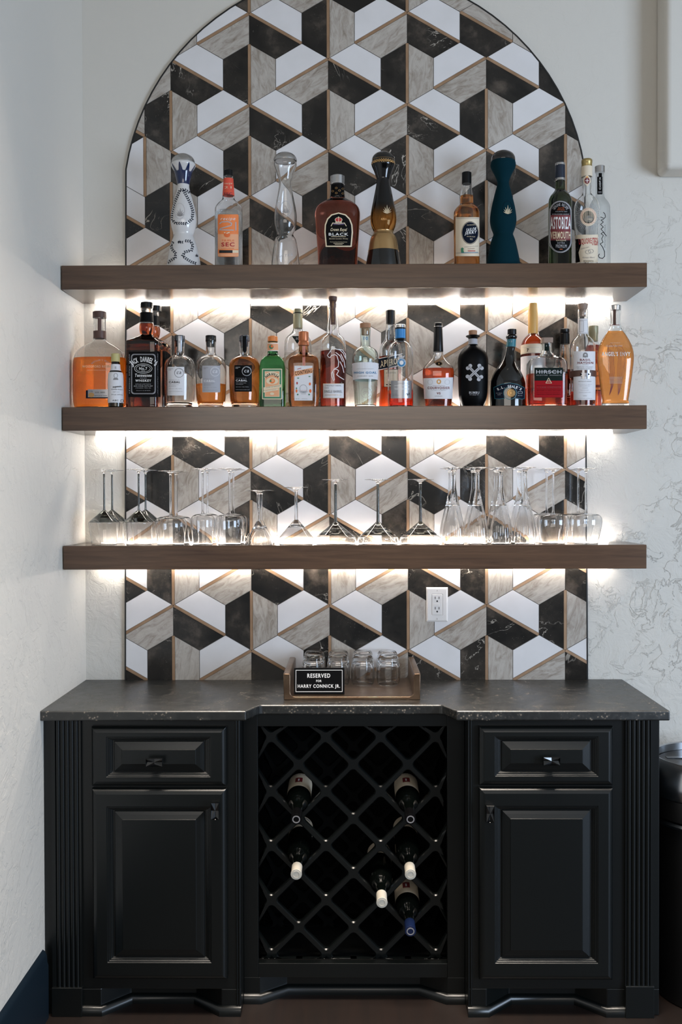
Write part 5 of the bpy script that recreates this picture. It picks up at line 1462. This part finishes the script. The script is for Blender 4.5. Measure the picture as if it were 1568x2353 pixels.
def side_unit(x0, x1, px, flip, label):
    """px: dict of measured columns"""
    cx = (x0 + x1) / 2
    t = thing('base_cabinet', (cx, FACE, 0), label, 'cabinet')
    X = lambda p, y=FACE: PX(p, 1900, y) - cx
    Z = lambda q, y=FACE: PZ(px['mid'], q, y)
    zr = Z(px['rail'])
    m = MB()
    m.box(x0 - cx, x1 - cx, 0, -0.0125 - FACE, zr, BZ)
    # feet at the corners of the face
    fa, fb = X(px['f0']), X(px['f1']); ga, gb = X(px['g0']), X(px['g1'])
    rec = 0.072
    (a0, a1), (b0, b1) = ((min(fa, fb), max(fa, fb)), (min(ga, gb), max(ga, gb)))
    lo, hi = sorted(((a0, a1), (b0, b1)))
    L0, L1, H0, H1 = lo[0], lo[1], hi[0], hi[1]
    s0, s1 = X(px['s0'], FACE + rec), X(px['s1'], FACE + rec)
    xo0, xo1 = x0 - cx, x1 - cx
    plan = [(xo0, 0), (L1, 0), (s0, rec), (s1, rec), (H0, 0), (xo1, 0), (xo1, 0.12), (xo0, 0.12)]
    m.rings([[(a, b, 0) for a, b in plan], [(a, b, zr) for a, b in plan]])
    m.build('carcass', 'cabinet_black', t, bevel=0.002)
    m = MB()
    sweep(m, [(L0, 0), (L1, 0), (s0, rec), (s1, rec), (H0, 0), (H1, 0)], SHOE)
    m.build('shoe_molding', 'cabinet_black', t, smooth=40)
    # fluted pilaster
    p0, p1 = sorted((X(px['p0']), X(px['p1']))); zp = Z(px['plinth'])
    m = MB(); n = 5; w = (p1 - p0); fw = 0.0115; gap = 0.0016
    c = (px['flc'] and X(px['flc'])) or (p0 + p1) / 2
    prof = [(p0, 0.0), (p0, -0.010)]
    st = c - (n * fw + (n - 1) * gap) / 2
    prof.append((st - 0.002, -0.010)); 
    for k in range(n):
        a = st + k * (fw + gap)
        prof.append((a, -0.006))
        for j in range(1, 8):
            u = PI * j / 8
            prof.append((a + fw / 2 - fw / 2 * math.cos(u), -0.006 - 0.0058 * math.sin(u)))
        prof.append((a + fw, -0.006))
    prof += [(st + n * (fw + gap), -0.010), (p1, -0.010), (p1, 0.0)]
    m.rings([[(a, b, zp) for a, b in prof], [(a, b, BZ) for a, b in prof]])
    m.build('fluted_pilaster', 'cabinet_black', t, smooth=32)
    m = MB(); m.box(p0 - 0.001, p1 + 0.001, -0.017, 0.0, 0.0, zp)
    m.build('plinth_block', 'cabinet_black', t, bevel=0.0015)
    # bead beside the set-back
    m = MB(); bx = X(px['bead'])
    for d in (0.0, 0.007): m.rings([[(bx + d * flip + 0.0025 * math.cos(2 * PI * k / 10), -0.0015 + 0.0025 * math.sin(2 * PI * k / 10), z) for k in range(10)] for z in (0.03, BZ)])
    m.build('corner_bead', 'cabinet_black', t, smooth=40)
    # drawer and door
    yd = -0.0015
    dx0, dx1 = X(px['d0'], FACE - .02), X(px['d1'], FACE - .02)
    dz1, dz0 = Z(px['dr'][0], FACE - .02), Z(px['dr'][1], FACE - .02)
    m = MB(); rpanel(m, dx0, dx1, dz0, dz1, yd, 0.044, 0.027)
    dr = m.build('drawer', 'cabinet_black', t, bevel=0.0008)
    knob(dr, X(px['k1'][0], FACE - .03), yd - 0.0195, Z(px['k1'][1], FACE - .03), False, 'drawer_knob')
    ez1, ez0 = Z(px['do'][0], FACE - .02), Z(px['do'][1], FACE - .02)
    m = MB(); rpanel(m, dx0, dx1, ez0, ez1, yd, 0.044, 0.050)
    do = m.build('door', 'cabinet_black', t, bevel=0.0008)
    knob(do, X(px['k2'][0], FACE - .03), yd - 0.020, Z(px['k2'][1], FACE - .03), True, 'door_knob')
xl0, xl1 = PX(100.5, 1900, FACE), PX(553, 1900, FACE)
xr0, xr1 = PX(1075, 1900, FACE), PX(1516, 1900, FACE)
side_unit(xl0, xl1, dict(mid=330, rail=2272, f0=188, f1=230, g0=508, g1=553, s0=300, s1=450, p0=121, p1=189, plinth=2264, flc=157, bead=544, d0=210, d1=521, dr=(1671, 1807.5), do=(1813, 2252), k1=(357.5, 1749), k2=(496, 1860)), 1,
          'black raised-panel base cabinet built against the side wall')
side_unit(xr0, xr1, dict(mid=1296, rail=2272, f0=1075, f1=1118, g0=1396, g1=1437, s0=1170, s1=1322, p0=1436, p1=1500, plinth=2260, flc=1466, bead=1083, d0=1102, d1=1411, dr=(1670, 1806), do=(1811, 2254), k1=(1266, 1746), k2=(1125.5, 1867)), -1,
          'black raised-panel base cabinet at the open end beside the bin')

LY = -0.345                     # plane of the front lattice
def build_rack():
    x0, x1 = xl1 + 0.0006, xr0 - 0.0006
    cx = (x0 + x1) / 2
    t = thing('wine_rack_cabinet', (cx, MFACE, 0), 'set-back black cabinet with a diamond lattice wine rack', 'cabinet')
    X = lambda p, y=MFACE: PX(p, 1900, y) - cx
    Z = lambda q, y=MFACE: PZ(811, q, y)
    oz0, oz1 = Z(2214), Z(1669)
    ox0, ox1 = X(593), X(1028.5)
    zr = Z(2246)
    m = MB(); D = 0.022
    m.box(x0 - cx, ox0, 0, D, zr, BZ); m.box(ox1, x1 - cx, 0, D, zr, BZ)
    m.box(ox0, ox1, 0, D, oz1, BZ); m.box(ox0, ox1, 0, D, zr, oz0)
    m.box(x0 - cx, X(597), 0, D, 0, zr); m.box(X(1028), x1 - cx, 0, D, 0, zr)
    m.build('face_frame', 'cabinet_black', t, bevel=0.001)
    m = MB(); bk = -0.0125 - MFACE
    m.box(x0 - cx, x0 - cx + 0.012, D, bk, zr, BZ); m.box(x1 - cx - 0.012, x1 - cx, D, bk, zr, BZ)
    m.box(x0 - cx + 0.012, x1 - cx - 0.012, D, bk, zr, oz0 - 0.006); m.box(x0 - cx + 0.012, x1 - cx - 0.012, bk - 0.01, bk, oz0 - 0.006, BZ)
    m.build('carcass', 'cabinet_inside_shade', t)
    # recessed toe board with its shoe
    rec = 0.055
    plan = [(x0 - cx, 0), (X(597), 0), (X(659, MFACE + rec), rec), (X(965, MFACE + rec), rec), (X(1028), 0), (x1 - cx, 0)]
    m = MB(); full = plan + [(x1 - cx, 0.12), (x0 - cx, 0.12)]
    m.rings([[(a, b + 0.0005, 0) for a, b in full], [(a, b + 0.0005, zr - 0.001) for a, b in full]])
    m.build('toe_board', 'cabinet_black', t)
    m = MB(); sweep(m, [(plan[0][0] + 0.0005, 0)] + plan[1:-1] + [(plan[-1][0] - 0.0005, 0)], SHOE); m.build('shoe_molding', 'cabinet_black', t, smooth=40)
    # diamond lattices with rounded corners
    def lattice(name, y, th, mat):
        pit = (PX(1000.8, 1900, LY) - PX(623.7, 1900, LY)) / 3
        zx, zz = PX(749.4, 1900, LY) - cx, PZ(749, 1944.4, LY)
        hw = 0.0085 * math.sqrt(2); r0 = pit / 2 - hw
        mm = MB(); n = 32
        def rd(s, cr_):
            # diamond with rounded corners, radius param by superellipse-like fillet
            pts = []
            c = s - cr_ * math.sqrt(2)
            for q in range(4):
                ang = PI / 2 * q
                for j in range(9):
                    a = ang - PI / 4 + (PI / 2) * (j / 8)
                    pts.append((math.cos(ang) * c + cr_ * math.cos(a), math.sin(ang) * c + cr_ * math.sin(a)))
            return pts
        outer = []
        for q in range(4):
            ang = PI / 2 * q
            for j in range(9):
                u = (j - 4) / 4 * 0.5
                A = (math.cos(ang) * pit / 2, math.sin(ang) * pit / 2)
                nb = ang + (PI / 2 if u > 0 else -PI / 2)
                B_ = (math.cos(nb) * pit / 2, math.sin(nb) * pit / 2)
                outer.append((A[0] + (B_[0] - A[0]) * abs(u), A[1] + (B_[1] - A[1]) * abs(u)))
        i1 = rd(r0 + 0.004, 0.014); i2 = rd(r0, 0.0125)
        X0, X1, Z0, Z1 = ox0 - 0.006, ox1 + 0.006, oz0 - 0.006, oz1 + 0.006
        cl = lambda x, z: (min(X1, max(X0, x)), min(Z1, max(Z0, z)))
        for i in range(-5, 6):
            for j in range(-5, 6):
                for off in (0, 1):
                    # cell centres lie beside the crossing points
                    ux = zx + pit * (i + 0.5 * off); uz = zz + pit * (j + 0.5 + 0.5 * off)
                    if ux + pit / 2 < X0 or ux - pit / 2 > X1 or uz + pit / 2 < Z0 or uz - pit / 2 > Z1: continue
                    R = lambda ps, yy: [(*[cl(ux + a, uz + b)][0][:1], yy, cl(ux + a, uz + b)[1]) for a, b in ps]
                    mm.rings([R(outer, y), R(i1, y), R(i2, y + 0.004), R(i2, y + th), R(outer, y + th)], False, False)
        o = mm.build(name, mat, t, smooth=35, recalc=False, loc=None)
        bm = bmesh.new(); bm.from_mesh(o.data)
        bmesh.ops.remove_doubles(bm, verts=bm.verts, dist=2e-5)
        bmesh.ops.dissolve_degenerate(bm, edges=bm.edges, dist=2e-5)
        bmesh.ops.recalc_face_normals(bm, faces=bm.faces); bm.to_mesh(o.data); bm.free()
        return o
    lattice('front_lattice', LY - MFACE, 0.018, 'cabinet_black')
    lattice('rear_lattice', LY + 0.22 - MFACE, 0.014, 'cabinet_inside_shade')  # same lattice as the front, its shade painted in with the darker black
build_rack()

def wine_bottle(npx, npy, label, cap_mat, lab, r=0.036):
    """neck rests in the V of the front lattice, body in the rear one"""
    X, Zn = P(npx, npy, LY); Zn += 0.0135
    zf = Zn + 0.012 + 0.0165 * 1.414
    zr_ = Zn + 0.012 + r * 1.414
    ylen = 0.305; tip = -0.452
    ang = math.atan2(zr_ - zf, 0.22)
    z_tip = zf - (LY + 0.009 - tip) * math.tan(ang)
    t = thing('wine_bottle', (X, tip + ylen * math.cos(ang), z_tip + ylen * math.sin(ang)), label, 'bottle', 'wine bottles lying in the lattice rack')
    t.rotation_euler = (PI / 2 + ang, 0, 0)          # local +Z points out of the rack, neck a little lower
    L = ylen
    prof = [(0.0145, L - 0.001), (0.0150, L - 0.002), (0.0150, L - 0.075), (0.0165, L - 0.085), (0.024, L - 0.100), (0.032, L - 0.115), (r, L - 0.132), (r, 0.01), (r - 0.003, 0.002), (r - 0.01, 0.0)]
    lathe(prof, 40).build('glass_body', 'wine_dark', t, smooth=50)
    lathe([(0.0138, L + 0.0006), (0.0155, L + 0.0004), (0.0160, L - 0.001), (0.0158, L - 0.004), (0.0153, L - 0.006), (0.0153, L - 0.045), (0.0151, L - 0.0452)], 40).build('capsule', cap_mat, t, smooth=40)
    m = MB()
    C_ = lambda q, z: [(q * math.cos(2 * PI * k / 24), q * math.sin(2 * PI * k / 24), L + z) for k in range(24)]
    m.rings([C_(0.0082, 0.0004), C_(0.0082, 0.0014), C_(0.0112, 0.0014), C_(0.0112, 0.0004)], False, False)
    m.build('capsule_ring', 'ink_grey' if cap_mat != 'capsule_white' else 'capsule_white', t)
    if lab:
        z0, z1_ = L - lab[0] - lab[1], L - lab[0]
        m = MB(); R = r + 0.0004
        rs = []
        for i in range(33):
            a = PI / 2 + (i - 16) / 16 * 2.3
            rs.append([(R * math.cos(a), R * math.sin(a), z0), (R * math.cos(a), R * math.sin(a), z1_)])
        for i in range(32):
            m.add(rs[i] + rs[i + 1], [(0, 1, 3, 2)], 0)
        for (a0, a1, u0, u1, mi) in lab[3]:
            R2 = R + 0.0003
            for k in range(6):
                b0, b1 = a0 + (a1 - a0) * k / 6, a0 + (a1 - a0) * (k + 1) / 6
                q = [(R2 * math.cos(PI / 2 + b), R2 * math.sin(PI / 2 + b), z0 + (z1_ - z0) * u) for b, u in ((b0, u0), (b1, u0), (b1, u1), (b0, u1))]
                m.add(q, [(0, 1, 2, 3)], mi)
        m.build('label', [lab[2], 'ink_maroon', 'ink_grey', 'paper_white'], t, recalc=False)
LB = (0.150, 0.09, 'paper_cream', [(-0.25, 0.35, 0.35, 0.7, 1), (0.0, 0.12, 0.45, 0.62, 3), (-0.8, 0.8, 0.06, 0.10, 2)])
LC = (0.228, 0.07, 'paper_cream', [(-0.9, 0.1, 0.1, 0.2, 2), (-0.4, 0.9, 0.5, 0.62, 2)])
wine_bottle(685.7, 1882.4, 'dark wine bottle with a maroon-crested cream label, above the lone white-capped one', 'black_cap', LB)
wine_bottle(938.8, 1882.4, 'dark wine bottle with crested cream label, topmost near the trash can side', 'black_cap', LB)
wine_bottle(685.7, 2004.6, 'white-capped wine bottle lying alone directly under the crested cream-label bottle', 'capsule_white', LC)
wine_bottle(938.8, 2004.6, 'white-capped wine bottle lying just above the blue-capped one', 'capsule_white', LC)
wine_bottle(875.6, 2067.0, 'white-capped wine bottle, lowest white cap, set one cell in from the stack', 'capsule_white', LC)
wine_bottle(938.8, 2130.3, 'wine bottle with a dark blue cap and cream label, lowest in the rack', 'capsule_navy', LB)

# ------------------------------------------------------------------ tray, tumblers and sign
def build_tray():
    yf, yb = -0.333, -0.030
    x0, x1 = PX(652.5, 1600, yf), PX(966, 1600, yf)
    cx = (x0 + x1) / 2; w = (x1 - x0) / 2; h = 0.078; T = 0.019; fl = 0.009
    t = thing('serving_tray', (cx, (yf + yb) / 2, COUNTER_Z), 'bronze-toned metal tray with raised side handles on the stone worktop', 'tray')
    def sec(dy, hh):
        p = [(-w, 0.0), (-w - 0.001, hh), (-w + 0.004, hh + 0.001), (-w + T - 0.003, hh), (-w + T, hh - 0.004)]
        for k in range(6):
            a = PI + PI / 2 * k / 5
            p.append((-w + T + 0.014 + 0.014 * math.cos(a), fl + 0.014 + 0.014 * math.sin(a)))
        q = [(-a, b) for a, b in reversed(p)]
        return [(a, dy, b) for a, b in p + q]
    hd = (yb - yf) / 2
    m = MB(); m.rings([sec(-hd, h - 0.002), sec(-hd + 0.012, h), sec(hd - 0.06, h), sec(hd, h)])
    m.build('tray_body', 'tray_brass', t, smooth=40, bevel=0.0015)
    return cx
tray_cx = build_tray()
TZ = COUNTER_Z + 0.0092
def tumblers():
    h = 0.094
    out = [(0.0, h), (0.021, h), (0.0265, h - 0.002), (0.030, h - 0.007), (0.0318, h - 0.012), (0.0308, h - 0.016), (0.0335, h - 0.024), (0.0362, h - 0.042), (0.0372, h - 0.058), (0.0362, 0.018), (0.0335, 0.004), (0.0328, 0.0005), (0.0320, 0.0)]
    inn = [(0.0312, 0.0004), (0.0318, 0.004), (0.0344, 0.018), (0.0352, h - 0.058), (0.0338, h - 0.042), (0.0300, h - 0.026), (0.024, h - 0.022), (0.0, h - 0.020)]
    def fac(t, z): return 1.0 + 0.018 * math.cos(10 * t) * (1 if 0.015 < z < 0.088 else 0.2)
    me = lathe(out + inn, 60, mod=fac).build('glass_body', 'glass_stem', smooth=50)
    data = me.data; bpy.data.objects.remove(me)
    fr = [720.7, 777.5, 834.3, 892.9]
    where = ['behind the reserved sign', 'half behind the sign edge', 'third along from the sign side', 'at the bare end of the tray']
    for row, yd in (('front', -0.132), ('back', -0.0505)):
        for px, wh in zip(fr, where):
            X = PX(px, 1560, -0.132) if row == 'front' else PX(px, 1560, -0.132) + (0.0)
            o = bpy.data.objects.new('tumbler', data); COL.objects.link(o)
            o.location = (X, yd, TZ)
            tag(o, f'upturned clear tumbler, {row} row on tray, {wh}', 'glass', 'tumblers on the tray')
tumblers()
def build_sign():
    yf = -0.300
    x0, x1 = PX(676, 1580, yf), PX(792, 1580, yf)
    w, h = (x1 - x0) / 2, 0.0775
    t = thing('reserved_sign', ((x0 + x1) / 2, yf, TZ), 'small black RESERVED sign with white border standing on the tray', 'sign', rz=math.radians(0.5))
    m = MB(); lean = 0.012
    m.rings([[(-w, 0, 0), (w, 0, 0), (w, 0.020, 0), (-w, 0.020, 0)], [(-w, lean, h), (w, lean, h), (w, lean + 0.006, h), (-w, lean + 0.006, h)]])
    m.build('sign_block', 'black_matte', t, bevel=0.0006)
    W = 510; H = 250
    fm = lambda x, y, l: ((x - 455) / W * 2 * w, lean * (1 - (y - 352) / H) - l - 0.0002, h * (1 - (y - 352) / H))
    print_on('lettering', t, [('F', rrect(216, 370, 690, 577, 0), 5, 'ink_white'), ('T', '*RESERVED', 450, 424, 232, 40, 'ink_white'), ('T', '*FOR', 451, 474, 54, 22, 'ink_white'), ('T', '*HARRY CONNICK JR.', 451, 527, 428, 42, 'ink_white')], fm)
build_sign()

# ------------------------------------------------------------------ bin beside the cabinet
def build_bin():
    R = 0.200; X = xr1 + R + 0.006; y = -0.312; zt = 0.702
    t = thing('trash_can', (X, y, 0), 'round black trash can with a wide brushed metal collar beside the cabinet', 'trash can')
    lathe([(R - 0.034, 0.0), (R - 0.030, 0.004), (R - 0.018, 0.515), (R - 0.018, 0.530), (R - 0.04, 0.530), (R - 0.05, 0.05), (0.0, 0.05)], 56).build('can_body', 'black_plastic', t, smooth=40)
    lathe([(R - 0.019, 0.518), (R - 0.010, 0.518), (R - 0.007, 0.526), (R - 0.011, 0.533), (R - 0.02, 0.534)], 56).build('trim_ring', 'steel', t, smooth=40)
    lathe([(R - 0.016, 0.5345), (R - 0.005, 0.542), (R - 0.002, 0.590), (R - 0.003, 0.599), (R - 0.03, 0.599), (R - 0.03, 0.5345)], 56).build('band', 'black_plastic', t, smooth=40)
    lathe([(R - 0.003, 0.600), (R, 0.604), (R - 0.001, 0.640), (R - 0.008, zt - 0.022), (R - 0.019, zt - 0.006), (R - 0.027, zt), (R - 0.034, zt - 0.002), (R - 0.036, 0.602)], 64).build('metal_collar', 'steel', t, smooth=40)
    o = lathe([(0.0, 0.676), (R - 0.0375, 0.678), (R - 0.0375, 0.670), (0.0, 0.668)], 48).build('lid', 'black_plastic', t, smooth=40)
    m = MB(); m.box(-0.12, -0.04, 0.055, 0.075, 0.6775, 0.6795); m.build('lid_hinge', 'dark_steel', o)
build_bin()
